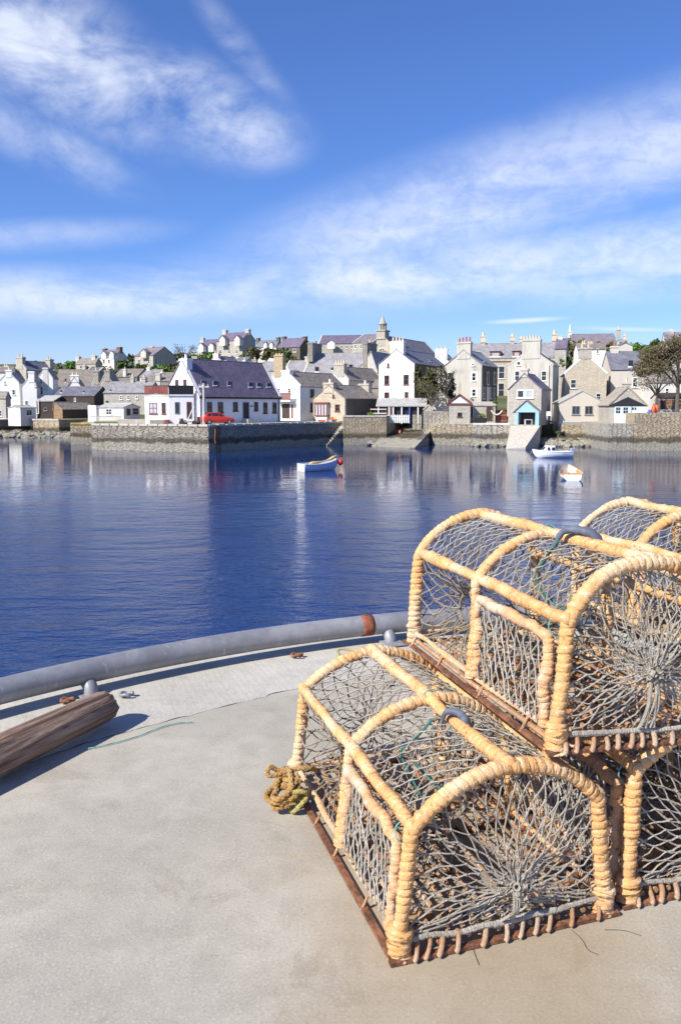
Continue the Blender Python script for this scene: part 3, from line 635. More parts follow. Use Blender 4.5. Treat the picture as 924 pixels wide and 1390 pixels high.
# R1
h = House('house', 'grey harled gable house with four red pots and a dark side wall', xl=603, xr=653, d=124, a=27, ye=497, yr=476, kind='gable', wall='grey_harl', roof='grey_slate', xs=675, yb=556, apex=629)
h.chim(620, 638.5, 464.5, 4, 'f', 'grey_harl', pot='redpot', ph=.65)
for y0, y1 in ((506, 517), (528, 538)):
    for x in (640, 609.5): h.win(x, y0, x+5.6, y1, sur='white_paint')
h.win(639.5, 493.5, 644, 496.5, bars=''); h.sky(655, 489, 658, 492, 'rs')
for x in (660.5, 669.5): h.win(x, 506, x+2.8, 521.5, 's', sur='stone_cope'); 
for x in (655.5, 664.5, 669.5): h.win(x, 527, x+2.2, 541, 's', sur='stone_cope')
h.door(660, 526, 663.5, 545, 's', 'white_paint')
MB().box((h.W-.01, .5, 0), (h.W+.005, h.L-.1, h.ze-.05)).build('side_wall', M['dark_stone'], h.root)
MB().box((h.W-.01, .02, 0), (h.W+.03, .5, h.ze)).build('quoin', M['white_old'], h.root)
# R2
h = House('house', 'large streaked grey harled gable with a very broad many potted stack', xl=689, xr=750, d=122, a=26, ye=497, yr=474, kind='gable', wall='grey_harl', roof='grey_slate', xs=758, apex=720, yb=565, skew='stone_cope')
h.chim(708.5, 733, 461, 6, 'f', 'grey_harl', low=487)
for b4 in ((698, 503.5, 705, 517), (734, 503.5, 741.5, 517)): h.win(*b4)
h.win(701, 490.5, 706, 496, bars='')
MB().cyl((h.W-.6, -.12, 0), (h.W-.6, -.12, h.ze), .09).build('downpipe', M['white_old'], h.root)
h = House('house', 'stone gabled house with a blue porch opening over the slipway', 'house', xl=690, xr=734.5, d=107, a=24, ye=529, yr=508, kind='gable', wall='beige_stone', roof='purple_slate', xs=747, apex=711.5, yb=577, skew=None)
SH = h
h.chim(706.5, 716, 500.5, 1, 'f', 'grey_harl', low=512)
h.win(701, 529, 711.5, 540.5, bars='', fw=.14); h.win(712, 529, 723.5, 540.5, bars='', fw=.14, glass='curtain')
a, _ = h.loc(700.5, 576.5); b, _ = h.loc(733, 576.5); e, _ = h.loc(700.5, 559.5); t, _ = h.loc(715, 544)
xm = (a.x+b.x)/2-.1
por = MB().extr([(a.x-.1, -1.2, e.z), (b.x+.1, -1.2, e.z), (xm, -1.2, t.z-.1)], (0, .12, 0)).build('porch', M['blue_paint'], h.root)
rb = MB()
for xe in (a.x-.25, b.x+.25): rb.hexa([(xe, -1.35, e.z-.1), (xm, -1.35, t.z), (xm, .0, t.z), (xe, .0, e.z-.1), (xe, -1.35, e.z+.02), (xm, -1.35, t.z+.13), (xm, .0, t.z+.13), (xe, .0, e.z+.02)])
rb.build('porch_roof', M['lilac_slate'], por)
MB().box((a.x, -1.15, .0), (a.x+.45, -.01, e.z)).build('porch_post', M['blue_paint'], por)
c1, _ = h.loc(728, 578); MB().box((c1.x, -1.2, -.3), (b.x, -.01, e.z)).build('door_leaf', M['blue_paint'], h.root)
c0, _ = h.loc(706, 576); MB().box((c0.x, -.03, .1), (c1.x-.1, .06, e.z-.1)).build('opening', M['black'], h.root)  # flat black panel: the shade inside the porch is put into its colour
h.roof['label'] = 'purple slate roof'
# R3
h = House('house', 'rubble stone gable with white skews and a wide stone chimney', xl=766, xr=823, d=122, a=12, ye=508, yr=481, L=10, kind='gable', wall='tan_stone', roof='grey_slate', skew='white', yb=560)
h.chim(785.5, 803, 472, 2, 'f', 'beige_stone', low=487, dp=1.1)
h.win(773.5, 515, 781.5, 527); h.win(808, 534, 815, 543)
h = House('extension', 'tan clad gabled extension with two windows built over the water', 'extension', xl=759, xr=821, d=108.5, a=9, ye=547.5, yr=531, L=9, kind='gable', wall='tan_clad', roof='asbestos', yb=574, over=.1)
h.win(775.5, 551, 786.5, 562.5, frame='zinc', bars='v'); h.win(793, 551, 804, 562.5, frame='zinc', bars='v')
mb = MB().box((-.12, -.12, -.25), (h.W+.12, h.L, .12)); mb.build('plinth', M['zinc'], h.root)
# R4, R5
h = House('house', 'tan rendered house with blue slate roof and one white skylight', xl=829, xr=893, d=124, a=8, ye=502.5, yr=478.5, L=9, kind='side', wall='cream', roof='blue_slate', yb=560, skew=None)
h.sky(851.5, 489, 859, 498); h.win(857, 512, 865.5, 526, sur='tan_clad', fw=.14); h.chim(828, 838.5, 470, 1, 'l', 'cream', pot='redpot', low=None)
h = House('house', 'blocky pale gable stack behind the blue slate roof', xl=838, xr=858, d=132, a=8, ye=470, yr=465.5, L=6, kind='gable', wall='cream', roof='cream' if False else 'brown_slate'); 
h = House('house', 'pale gabled house with red and white door half hidden by the blossom tree', xl=876, xr=932, d=122, a=8, ye=520, yr=505, L=9, kind='side', wall='white_old', roof='brown_slate', yb=562)
h.chim(878, 886, 491, 1, 'l', 'grey_stone', pot='white_paint')
h.win(902, 527, 907, 536)
h = House('outhouse', 'low red framed outhouse with tan boards behind the right quay wall', 'outhouse', xl=894, xr=930, d=112, a=6, ye=541, yr=535.5, L=4, kind='side', wall='cream', roof='dark_timber', yb=562)
for x0, x1, m_ in ((896, 902, 'black'), (903, 915, 'wood'), (919, 927, 'wood')):
    h.door(x0, 544, x1, 555.5, mat=m_, frame='red_paint')
h = House('garage', 'stone garage with dark pediment and very pale blue doors on the quay wall', 'garage', xl=825.5, xr=877, d=99, a=8, ye=550.5, yr=526.5, L=7, kind='gable', wall='beige_stone', roof='tan_slate', yb=575, over=.15)
GA = h; h.roof['label'] = 'tan stone slate roof'
h.chim(845, 855.5, 519, 1, 'b', 'grey_harl')
MB().extr([(-.15, -.12, h.ze-.1), (h.W+.15, -.12, h.ze-.1), (h.W/2, -.12, h.zr-1.1)], (0, .11, 0)).build('pediment', M['black'], h.root)
a, _ = h.loc(833, 574); b, _ = h.loc(856, 551.8); dd = MB().box((a.x, -.1, a.z), (b.x, .02, b.z)).build('door', M['pale_paint'], h.root)
mid = (a.x+b.x)/2
for x0, x1 in ((835, 841), (845, 851.5)):
    p, _ = h.loc(x0, 561); q2, _ = h.loc(x1, 553); pb = MB(); w = (q2.x-p.x); hh = q2.z-p.z
    for i in (0, 1):
        for j in (0, 1): pb.box((p.x+w*(.54*i), -.115, p.z+hh*.54*j), (p.x+w*(.54*i+.46), -.09, p.z+hh*(.54*j+.46)))
    pb.build('pane', M['glass'], dd)
a, _ = h.loc(857, 560); b, _ = h.loc(877, 551.8); dd = MB().box((a.x, -.1, a.z-.6), (b.x, .02, b.z)).build('side_panel', M['pale_paint'], h.root)
for x0, x1 in ((856.8, 859.3), (860.2, 862.7)):
    p, _ = h.loc(x0, 556.5); q2, _ = h.loc(x1, 553); MB().box((p.x, -.115, p.z), (q2.x, -.09, q2.z)).build('pane', M['glass'], dd)
# boathouse gable, pergola, shed
h = House('boathouse', 'small stone boathouse with open timber gable under a red barge board', 'boathouse', xl=609, xr=638, d=109, a=8, ye=548.5, yr=537.5, L=5, kind='gable', wall='beige_stone', roof='brown_slate', yb=582, over=.35)
MB().extr([(.3, -.06, h.ze+.12), (h.W-.3, -.06, h.ze+.12), (h.W/2, -.06, h.zr-.12)], (0, .05, 0)).build('gable_infill', M['white_paint'], h.root)
bb = MB()
for x0 in (-.3, h.W+.3): bb.extr([(x0, -.2, h.ze-.05), (h.W/2, -.2, h.zr+.15), (h.W/2, -.2, h.zr+.33), (x0, -.2, h.ze+.15)], (0, .08, 0))
bb.box((-.3, -.14, h.ze-.1), (h.W+.3, -.02, h.ze+.06)); bb.build('barge_board', M['red_paint'], h.root)
h.win(620.5, 560, 626.5, 565.5, frame='dark_timber', bars='')
h = House('lean_to', 'lean to with pale sheet roof and orange eaves between boathouse and gate', 'shed', xl=638, xr=672, d=110.5, a=6, ye=551, yr=547.5, L=5, kind='side', wall='beige_stone', roof='asbestos', yb=578)
h.door(638.5, 552, 641.5, 566, mat='black'); h.door(660, 552, 668, 572, mat='dark_timber', frame='wood')
h = House('open_shed', 'long low shed with pale sheet roof, blue post and blacked-in open front beside the slip', 'shed', xl=511, xr=578, d=113.5, a=6, ye=551, yr=542.5, L=7, kind='side', wall='black', roof='asbestos', yb=575, over=.5)  # solid black walls: shade behind the open front is put into their colour
for x, m_ in ((513.5, 'white_old'), (528, 'white_paint'), (530.5, 'red_paint'), (533.5, 'white_paint'), (545, 'white_paint'), (555.5, 'deep_blue'), (567, 'white_paint')):
    p, _ = h.loc(x, 560); MB().box((p.x-.09, -.4, 0), (p.x+.09, -.22, h.ze)).build('post', M[m_], h.root)
h = House('outhouse', 'round shouldered rubble outhouse under the thin pale tree', 'outhouse', xl=586, xr=608, d=114, a=12, ye=543, yr=532, L=6, kind='gable', wall='white_old', roof='brown_slate', yb=580)
h = House('outhouse', 'tiny stone hut with pale pitched top between shed and rubble outhouse', 'outhouse', xl=575, xr=587, d=112, a=10, ye=556, yr=551, L=3, kind='gable', wall='beige_stone', roof='stone_cope', yb=580)
# ================================================================== QUAYS, GROUND, SEA
def quay_mat(name, c1, c2, low=(.46, .43, .35), weed=.75):
    m, t, b, co = newmat(name, .9)
    v, s = wallvec(t, co)
    cw = t.new('ShaderNodeTexNoise'); cw.inputs['Scale'].default_value = 1.6; t.l.new(co, cw.inputs['Vector'])
    v = t.vmath('ADD', v, t.map(cw.outputs['Color'], (.35, .07, 0)))
    r1, r2, ed = rubble(t, v, .52, .125, .8)
    n1 = t.noise(co, .7, 6, .65); n2 = t.noise(co, 4, 5, .7)
    col = t.mix(r1, c2, c1); col = t.mix(t.math('MULTIPLY', r2, .45), col, tuple(min(1, x*1.35) for x in c1)); col = t.mix(ed, tuple(x*.42 for x in c2), col)
    col = t.mix(t.ramp(n1, .42, .68, 0, .5), col, tuple(x*.6 for x in c2))
    col = t.mix(t.ramp(n2, .45, .75, 0, .5), col, tuple(min(1, x*1.4) for x in c1))
    zz = t.math('ADD', s.outputs[2], t.math('MULTIPLY', n1, 1.1))
    lowf = t.ramp(zz, WATER+1.75, WATER+1.35)
    col = t.mix(t.math('MULTIPLY', lowf, .85), col, t.mix(t.ramp(n2, .35, .7), tuple(x*.7 for x in low), low))
    wl = t.math('MULTIPLY', t.ramp(zz, WATER+1.35, WATER+1.6), t.ramp(zz, WATER+2.3, WATER+1.9))
    col = t.mix(t.math('MULTIPLY', wl, weed), col, (.05, .04, .025))
    g = t.math('MULTIPLY', t.ramp(t.noise(co, .5, 4), .6, .7), t.ramp(zz, WATER+1.9, WATER+.9, 0, .6))
    col = t.mix(g, col, (.16, .20, .05))
    t.put(b.inputs['Base Color'], col)
    h = t.math('ADD', ed, t.noise(co, 3, 5))
    t.put(b.inputs['Normal'], t.bump(h, .9, .12))
    return m
M['quay'] = quay_mat('quay_rubble', (.42, .38, .31), (.25, .22, .18))
M['quay_tan'] = quay_mat('quay_tan_rubble', (.55, .46, .33), (.38, .30, .20))
M['quay_pale'] = quay_mat('quay_pale_rubble', (.55, .51, .43), (.36, .33, .27))
M['deck'] = simple('quay_deck', (.36, .33, .27), .95, var=.2, scale=.8)
M['lichen'] = simple('yellow_lichen_stone', (.50, .36, .08), .95, var=.35, scale=1.2)
M['rock'] = quay_mat('shore_rock', (.22, .18, .12), (.10, .08, .05), weed=.8)
M['hill'] = simple('hill_ground', (.085, .095, .04), .95, var=.45, scale=.12)
def quay(label, pts, top, bottom=-6.5, mat='quay', deck=True, cope=None):
    q = MB(); zt = top if hasattr(top, '__len__') else [top]*len(pts)
    q.prism(pts, bottom, zt); o = q.build('quay_wall', M[mat]); tag(o, label, 'quay')
    if deck:
        c = Vector((sum(p[0] for p in pts)/len(pts), sum(p[1] for p in pts)/len(pts)))
        ins = [(c.x+(p[0]-c.x)*.985, c.y+(p[1]-c.y)*.985) for p in pts]
        MB().prism(ins, [z-.02 for z in zt], [z+.012 for z in zt]).build('deck', M['deck'], o)
    if cope:
        for a, b, m_ in cope:
            pa, pb = Vector(pts[a]), Vector(pts[b]); d = (pb-pa); n = Vector((d.y, -d.x)).normalized(); L = d.length; k = max(1, int(L/1.3)); cm = MB()
            for i in range(k):
                u0 = pa+d*(i/k+.004); u1 = pa+d*((i+1)/k-.004); j = random.uniform(-.03, .03); zz = zt[a]+(zt[b]-zt[a])*i/k
                cm.prism([tuple(u0+n*(.08+j)), tuple(u1+n*(.08+j)), tuple(u1-n*.5), tuple(u0-n*.5)][::-1], zz-.16, zz+.06+random.uniform(0, .05))
            cm.build('coping', M[m_], o)
    return o
def W2(px, py, z=WATER): p = G(px, py, z); return (p.x, p.y)
c0 = W2(125, 610.5); c1 = W2(283.5, 614); c2 = W2(466, 603)
quay('long rubble quay of the white house, one face sunlit and one in shade', [c0, c1, c2, (c2[0]+1, 126), (-40, 128), (c0[0]-1.5, 112)], -.80, cope=[(0, 1, 'stone_cope'), (1, 2, 'stone_cope')])
a_ = W2(96.5, 603); b_ = (W2(127, 603)[0]+1, W2(127, 603)[1]+.3)
quay('yellow lichened return of the quay left of the long rubble quay', [a_, b_, (b_[0], 130), (a_[0]-1, 130)], -1.0, mat='quay_tan', cope=[(0, 1, 'lichen')])
a_ = P(42, 590, 139); b_ = P(81, 590, 136); 
quay('small square sunlit quay below the tarred stores at left', [(a_.x, a_.y), (b_.x, b_.y), (b_.x+6, b_.y+16), (a_.x-1, a_.y+18)], -.95, mat='quay_tan', cope=[(0, 1, 'stone_cope')])
a_ = P(81.5, 590, 146); b_ = P(100, 590, 144)
quay('dark shaded quay stretch between the small square quay and the yellow lichened return', [(a_.x, a_.y), (b_.x, b_.y), (b_.x+1, 158), (a_.x, 158)], -1.0)
a_ = P(-14, 590, 136); b_ = P(30, 590, 141)
quay('low dark wall at the left edge of the harbour', [(a_.x, a_.y), (b_.x-6, b_.y), (b_.x-4, b_.y+12), (a_.x, a_.y+14)], [-1.0, -1.6, -1.6, -1.0])
a_, b_, c_, d_ = P(-10, 592, 134), P(26, 590, 137), P(40, 576, 141), P(22, 580, 143)
tag(MB().hexa([(a_.x, a_.y, -6), (b_.x, b_.y, -6), (c_.x, c_.y, -6), (a_.x, a_.y+2.5, -6), (a_.x, a_.y, -3.9), (b_.x, b_.y, -3.1), (c_.x, c_.y, -2.0), (a_.x, a_.y+2.5, -3.4)]).build('slipway', M['quay_pale']), 'narrow pale slipway climbing to the grey flat roofed shed', 'slipway')
a_ = W2(465.5, 604); b_ = W2(524, 603.5); q0 = 1.35-12.5*.0998
quay('tan rubble quay with a rusty stained face below the open shed', [a_, b_, (b_[0]+3, b_[1]+9), (a_[0], 122)], .02, mat='quay_tan', cope=[(0, 1, 'stone_cope')])
quay('rear wall of the slip under the white pickets', [(b_[0]+2.4, b_[1]+7), (P(560, 560, 113).x, 114), (P(560, 560, 113).x, 119), (b_[0]+2, 119)], -.7, mat='quay')
# central slipway with dark wedge shaped side wall
s0 = W2(504, 606); s1 = W2(560, 609); s2 = P(586, 583, 113); s3 = P(548, 580, 115); e_ = P(587, 600, 111)
tag(MB().hexa([(s0[0], s0[1], -6), (s1[0], s1[1], -6), (s2.x, s2.y, -6), (s3.x-2, s3.y, -6), (s0[0], s0[1], -3.95), (s1[0], s1[1], -3.95), (s2.x, s2.y, -1.75), (s3.x-2, s3.y, -1.6)]).build('slipway', M['rock']), 'weedy slipway ramp sloping into the water with a dark wedge side', 'slipway')
w0 = W2(559, 609); tag(MB().hexa([(w0[0]-.3, w0[1]-.1, -6), (w0[0]+.35, w0[1]-.1, -6), (s2.x+.4, s2.y, -6), (s2.x-.3, s2.y, -6), (w0[0]-.3, w0[1]-.1, -3.7), (w0[0]+.35, w0[1]-.1, -3.7), (s2.x+.4, s2.y, -1.5), (s2.x-.3, s2.y, -1.5)]).build('kerb_wall', M['quay_pale']), 'pale topped sloping kerb along the right of the central slipway', 'wall')
a_ = W2(588, 604); b_ = W2(641, 604.5)
quay('rubble quay face with dark weed band below the boathouse', [a_, b_, (b_[0]+1.4, 122), (a_[0]-2, 122)], -1.05, mat='quay_tan')
a_ = W2(640.5, 604.5); b_ = W2(691, 605)
quay('pale rubble quay below the red timber gate', [a_, b_, (b_[0]+2.5, 122), (a_[0], 122)], -.98, mat='quay_pale', cope=[(0, 1, 'white_old')])
# garden wall pieces on the left of the boathouse
for (x0, x1, yt, yb, d, lab, mt) in ((560, 572, 563, 582, 112.5, 'low rubble wall just right of the blue post', 'quay_pale'), (575, 607, 558, 583, 110.5, 'rubble yard wall in front of the round shouldered outhouse', 'quay_pale')):
    p = P(x0, yt, d); q = P(x1, yt, d); z0 = P(x0, yb, d).z
    tag(MB().box((p.x, d, z0-1), (q.x, d+.6, p.z)).build('wall', M[mt]), lab, 'wall')
# second slip
a_ = W2(686, 610); b_ = W2(733, 610); t0 = P(690, 577.5, 105.5); t1 = P(733, 578, 104.5)
tag(MB().hexa([(a_[0], a_[1], -6), (b_[0]-1.8, b_[1], -6), (t1.x, t1.y, -6), (t0.x, t0.y, -6), (a_[0], a_[1], -3.75), (b_[0]-1.8, b_[1], -3.6), (t1.x, t1.y, -1.15), (t0.x+.3, t0.y, -1.15)]).build('slipway', M['stone_cope']), 'smooth pale concrete slip in front of the blue porch', 'slipway')
quay('stone platform carrying the blue porch house', [(t0.x-.3, t0.y), (t1.x, t1.y-.1), (t1.x+4, 119), (t0.x+2, 120)], -1.1, mat='quay_pale')
# extension base, rocks
a_ = P(757, 575, 108.3); b_ = P(822.5, 575, 106.9)
quay('yellowish rendered base wall under the tan clad extension', [(a_.x, a_.y), (b_.x, b_.y), (b_.x+1.2, 120), (a_.x+2, 120)], -1.1, mat='quay_tan', deck=False)
a_ = W2(824.5, 611.5); b_ = W2(858, 611.5); c_ = W2(990, 612)
quay('lower quay wall carrying the pale blue garage', [a_, b_, (b_[0]+2, 118), (a_[0]+1.5, 118)], -.72, mat='quay_pale')
p = P(856.5, 560.5, 95.2)
quay('high rubble quay wall running off the right edge of the photo', [(p.x, b_[1]-.25), (c_[0], b_[1]-.4), (c_[0], 117), (p.x+2.5, 117)], .52, mat='quay_tan')
def rocks(label, x0, x1, d0, d1, n, zc, seed):
    r = random.Random(seed); mb = MB()
    for i in range(n):
        x = r.uniform(x0, x1); y = r.uniform(d0, d1); s = r.uniform(.25, .75)
        bm = bmesh.new(); bmesh.ops.create_icosphere(bm, subdivisions=1, radius=s)
        vs = [(v.co.x*r.uniform(.7, 1.5)+x, v.co.y*r.uniform(.7, 1.3)+y, v.co.z*r.uniform(.4, .8)+zc+(y-d0)*.18) for v in bm.verts]
        mb.add(vs, [[v.index for v in f.verts] for f in bm.faces]); bm.free()
    o = mb.build('shore_rocks', M['rock']); o['kind'] = 'stuff'; o['label'] = label; return o
rocks('weedy boulders at the foot of the pale quay', P(640, 600, 106).x, P(692, 600, 106).x, W2(660, 606)[1]-.8, W2(660, 606)[1]+.4, 60, WATER+.1, 3)
rocks('dark rocks below the tan clad extension', P(738, 600, 104).x, P(822, 600, 104).x, 102.5, 107.5, 130, WATER+.05, 4)
rocks('dark weedy rocks at the left harbour edge', P(-5, 590, 134).x, P(100, 592, 132).x, 131.5, 137, 150, WATER-.15, 5)
rocks('pebbly weed beside the central slipway', P(500, 600, 106).x, P(560, 600, 106).x, 104.5, 106.5, 50, WATER-.1, 6)
# terrain
xs = np.r_[np.arange(-420, -100, 20), np.arange(-100, 110, 3.), np.arange(110, 520, 20)]; ys = np.r_[np.arange(104, 260, 2.), np.arange(260, 1500, 25)]
vs = [(x, y, terrain_z(x, y)) for y in ys for x in xs]; nx = len(xs)
fs = [(j*nx+i, j*nx+i+1, (j+1)*nx+i+1, (j+1)*nx+i) for j in range(len(ys)-1) for i in range(nx-1)]
tag(MB().add(vs, fs).build('terrain', M['hill'], smooth=True), kind='structure')
sb = MB(); sb.add([(-900, -600, WATER-6), (900, -600, WATER-6), (900, 1800, WATER-6), (-900, 1800, WATER-6)], [(0, 1, 2, 3)])
tag(sb.build('sea_bed', simple('sea_bed', (.03, .04, .05))), kind='structure')
m, t, b, co = newmat('sea_water', .03); b.inputs['IOR'].default_value = 1.333; b.inputs['Specular IOR Level'].default_value = .5
b.inputs['Base Color'].default_value = (.004, .026, .115, 1)
sp_ = t.new('ShaderNodeSeparateXYZ'); t.l.new(co, sp_.inputs[0])
n1 = t.noise(t.map(co, (1.0, 1.7, 1), (0, 0, R(12))), 2.4, 3, .55, .3); n2 = t.noise(t.map(co, (.8, 1.7, 1), (0, 0, R(-16))), .8, 3, .5, .4); n3 = t.noise(t.map(co, (1, 1.6, 1), (0, 0, R(20))), 8.5, 3, .6)
# the town and the quays shelter the inner harbour: ripples grow with the distance from the shore
gust = t.noise(t.map(co, (.03, .05, 1)), 1, 4, .6); sh = t.ramp(t.math('ADD', sp_.outputs[1], t.math('MULTIPLY', t.math('SUBTRACT', gust, .5), 45)), 62, 30, .15, 1.35)
fine = t.ramp(sp_.outputs[1], 60, 28, .1, 1.3)
n4 = t.noise(t.map(co, (.7, 1.5, 1), (0, 0, R(8))), .33, 3, .5, .5)
hgt = t.math('ADD', t.math('ADD', t.math('ADD', t.math('MULTIPLY', n1, .030), t.math('MULTIPLY', n4, .11)), t.math('MULTIPLY', n2, .06)), t.math('MULTIPLY', t.math('MULTIPLY', n3, fine), .010))
t.put(b.inputs['Normal'], t.bump(t.math('MULTIPLY', hgt, sh), 1.0, 1.0))
WM = m
w = MB(); w.add([(-900, -600, WATER), (900, -600, WATER), (900, 1800, WATER), (-900, 1800, WATER)], [(0, 1, 2, 3)])
tag(w.build('water', m), kind='structure')
# ================================================================== VEGETATION
def leaves(blobs, n, size, seed, flat=.0, hollow=.55):
    g = np.random.default_rng(seed); V = []; 
    tot = sum(b[3]*b[4]*b[5] for b in blobs)
    for (x, y, z, rx, ry, rz) in blobs:
        k = max(12, int(n*rx*ry*rz/tot))
        d = g.normal(size=(k, 3)); d /= np.linalg.norm(d, axis=1)[:, None]
        # clumps
        rr = hollow+(1-hollow)*g.random(k)**.6
        lump = 1+.22*np.sin(d[:, 0]*5+seed)*np.cos(d[:, 1]*6+z)+.15*np.sin(d[:, 2]*9+x)
        c = np.stack([x+d[:, 0]*rx*rr*lump, y+d[:, 1]*ry*rr*lump, z+d[:, 2]*rz*rr*lump], 1)
        a = g.normal(size=(k, 3)); a /= np.linalg.norm(a, axis=1)[:, None]
        bb = np.cross(a, g.normal(size=(k, 3))); bb /= np.linalg.norm(bb, axis=1)[:, None]
        s = size*(.6+.8*g.random(k))[:, None]
        V.append(np.stack([c-a*s, c-bb*s*.6, c+a*s, c+bb*s*.6], 1).reshape(-1, 3))
    V = np.concatenate(V); k = len(V)//4
    return V.tolist(), [(4*i, 4*i+1, 4*i+2, 4*i+3) for i in range(k)]
def tree(x, y, z, h, r, mat, label, seed, n=900, size=.28, name='tree', group=None, trunk=.3, bare=False, lean=0, blobs=None):
    rd = random.Random(seed); root = empty(name, (x, y, z), 0, label, 'tree' if name == 'tree' else name, group)
    tb = MB(); pts = [(0, 0, -.6), (lean*.3, 0, h*trunk*.6), (lean*.6, rd.uniform(-.1, .1), h*trunk), (lean, 0, h*.75)]
    tb.path(smooth_path(pts), np.linspace(h*.035, h*.008, len(smooth_path(pts))), 7)
    bl = []
    for i in range(7 if not bare else 12):
        a = rd.uniform(0, 6.28); e = rd.uniform(.25, 1.); rr = r*rd.uniform(.45, .8)
        end = (lean*.8+math.cos(a)*rr, math.sin(a)*rr, h*(trunk+(1-trunk)*e*.85)); s = (lean*.6, 0, h*trunk*rd.uniform(.8, 1.3))
        md = tuple((s[k]+end[k])/2+(0, 0, h*.06)[k] for k in range(3))
        q = smooth_path([s, md, end]); tb.path(q, np.linspace(h*.015, h*.004, len(q)), 5)
        bl.append((end[0], end[1], end[2], r*rd.uniform(.35, .6), r*rd.uniform(.35, .6), h*(1-trunk)*rd.uniform(.16, .3)))
        if bare:
            for _ in range(5):
                e2 = tuple(end[k]+rd.uniform(-1, 1)*r*.4 for k in range(3)); tb.path([md, end, e2] if rd.random() < .5 else [end, e2], .025, 4)
    tb.build('trunk', M['bark'], root)
    v, f = leaves(blobs or bl, n, size, seed, hollow=.2); me = MB(); me.v = v; me.f = f
    o = me.build('crown', M[mat], root); return root
def shrub(px, py, d, wpx, hpx, mat, label, seed, n=500, size=.28, name='shrub', cat='shrub', group=None, stem=True):
    """a bush spanning wpx x hpx in the photo, its foot at (px, py)"""
    p = P(px, py, d); w = wpx/F*d/2; h = hpx/F*d
    root = empty(name, p, 0, label, cat, group); rd = random.Random(seed)
    st = MB()
    for i in range(4):
        a = rd.uniform(0, 6.28); st.path([(0, 0, -1.0), (math.cos(a)*w*.2, math.sin(a)*w*.2, h*.3), (math.cos(a)*w*.5, math.sin(a)*w*.4, h*.7)], [.1, .07, .03], 5)
    st.build('stem', M['bark'], root)
    bl = [(rd.uniform(-.75, .75)*w, rd.uniform(-.4, .4)*w, h*rd.uniform(.3, .72), w*rd.uniform(.28, .5), w*rd.uniform(.3, .5), h*rd.uniform(.22, .36)) for _ in range(7)]
    v, f = leaves(bl, n, size, seed, hollow=.1); me = MB(); me.v = v; me.f = f; me.build('foliage', M[mat], root); return root
hillb = [(97, 499, 235, 16, 9, 'leaf_bright', 'round bright green bush at the left end of the hill crest'),
 (128, 505, 225, 22, 9, 'leaf', 'bush below the low grey house at the left hilltop'), (168, 500, 215, 22, 12, 'leaf', 'dark bush under the dormered hilltop house'),
 (180, 490, 240, 14, 10, 'leaf', 'dark bush squeezed between the dormered house and the stone villa'), (190, 506, 205, 24, 12, 'leaf', 'very dark bush below the stone villa'),
 (152, 512, 200, 20, 10, 'leaf_olive', 'olive bush above the paired narrow gables'),
 (215, 505, 210, 40, 10, 'leaf_bright', 'wide light green hedge below the villa side wall'), (245, 490, 235, 26, 12, 'leaf', 'bush right of the stone villa'), (258, 497, 215, 26, 16, 'leaf_olive', 'olive thicket left of the white quay chimney'),
 (240, 506, 195, 28, 12, 'leaf_olive', 'brownish thicket above the red balustrade'),
 (274, 493, 215, 30, 14, 'leaf_bright', 'fresh green bushes under the small dormered wing'), (290, 486, 225, 20, 8, 'leaf', 'bush at the foot of the tall hilltop house'),
 (306, 492, 210, 22, 10, 'leaf_bright', 'light green bush above the small white cottage'), (328, 495, 200, 22, 14, 'leaf', 'dark bush above the low grey roofs'),
 (342, 490, 212, 26, 20, 'leaf_olive', 'tall olive bush below the blue grey gable end'), (360, 490, 205, 26, 18, 'leaf_olive', 'olive bush below the half hidden house'), (376, 490, 200, 24, 18, 'leaf_olive', 'broad olive bush left of the stepped purple roof'), (392, 495, 190, 24, 22, 'leaf', 'dark green bush above the ruined chimney'),
 (404, 498, 180, 14, 10, 'leaf_olive', 'small olive bush under the stepped purple roof house'), (425, 483, 210, 14, 8, 'leaf', 'bush left of the long purple roofed building'),
 (775, 487, 190, 22, 28, 'leaf_olive', 'tall loose bush left of the many potted white house'), (788, 480, 205, 24, 20, 'leaf_olive', 'brownish bush below the right hilltop house'), (766, 505, 150, 16, 22, 'leaf', 'green bush in the gap beside the stone gable'), (815, 485, 195, 22, 18, 'leaf_olive', 'brown bush under the right end of the hilltop roof'), (830, 480, 200, 18, 16, 'leaf_olive', 'brown bush behind the pale stack'),
 (862, 479, 190, 20, 14, 'leaf_bright', 'bright green bush above the blue slate roof'), (880, 479, 190, 20, 12, 'leaf_bright', 'bright green hedge left of the brown tree'), (895, 470, 230, 24, 10, 'leaf', 'dark bush near the far right roof'), (845, 474, 215, 12, 10, 'leaf', 'dark bush by the tiny pale cottage'), (808, 478, 200, 16, 14, 'leaf_olive', 'thin brown bush left of the pale stack')]
for i, (px, py, d, w, hh, mt, lab) in enumerate(hillb): shrub(px, py+2, d, w, hh+2, mt, lab, 100+i, n=420, size=.42, group='bushes on the hillside')
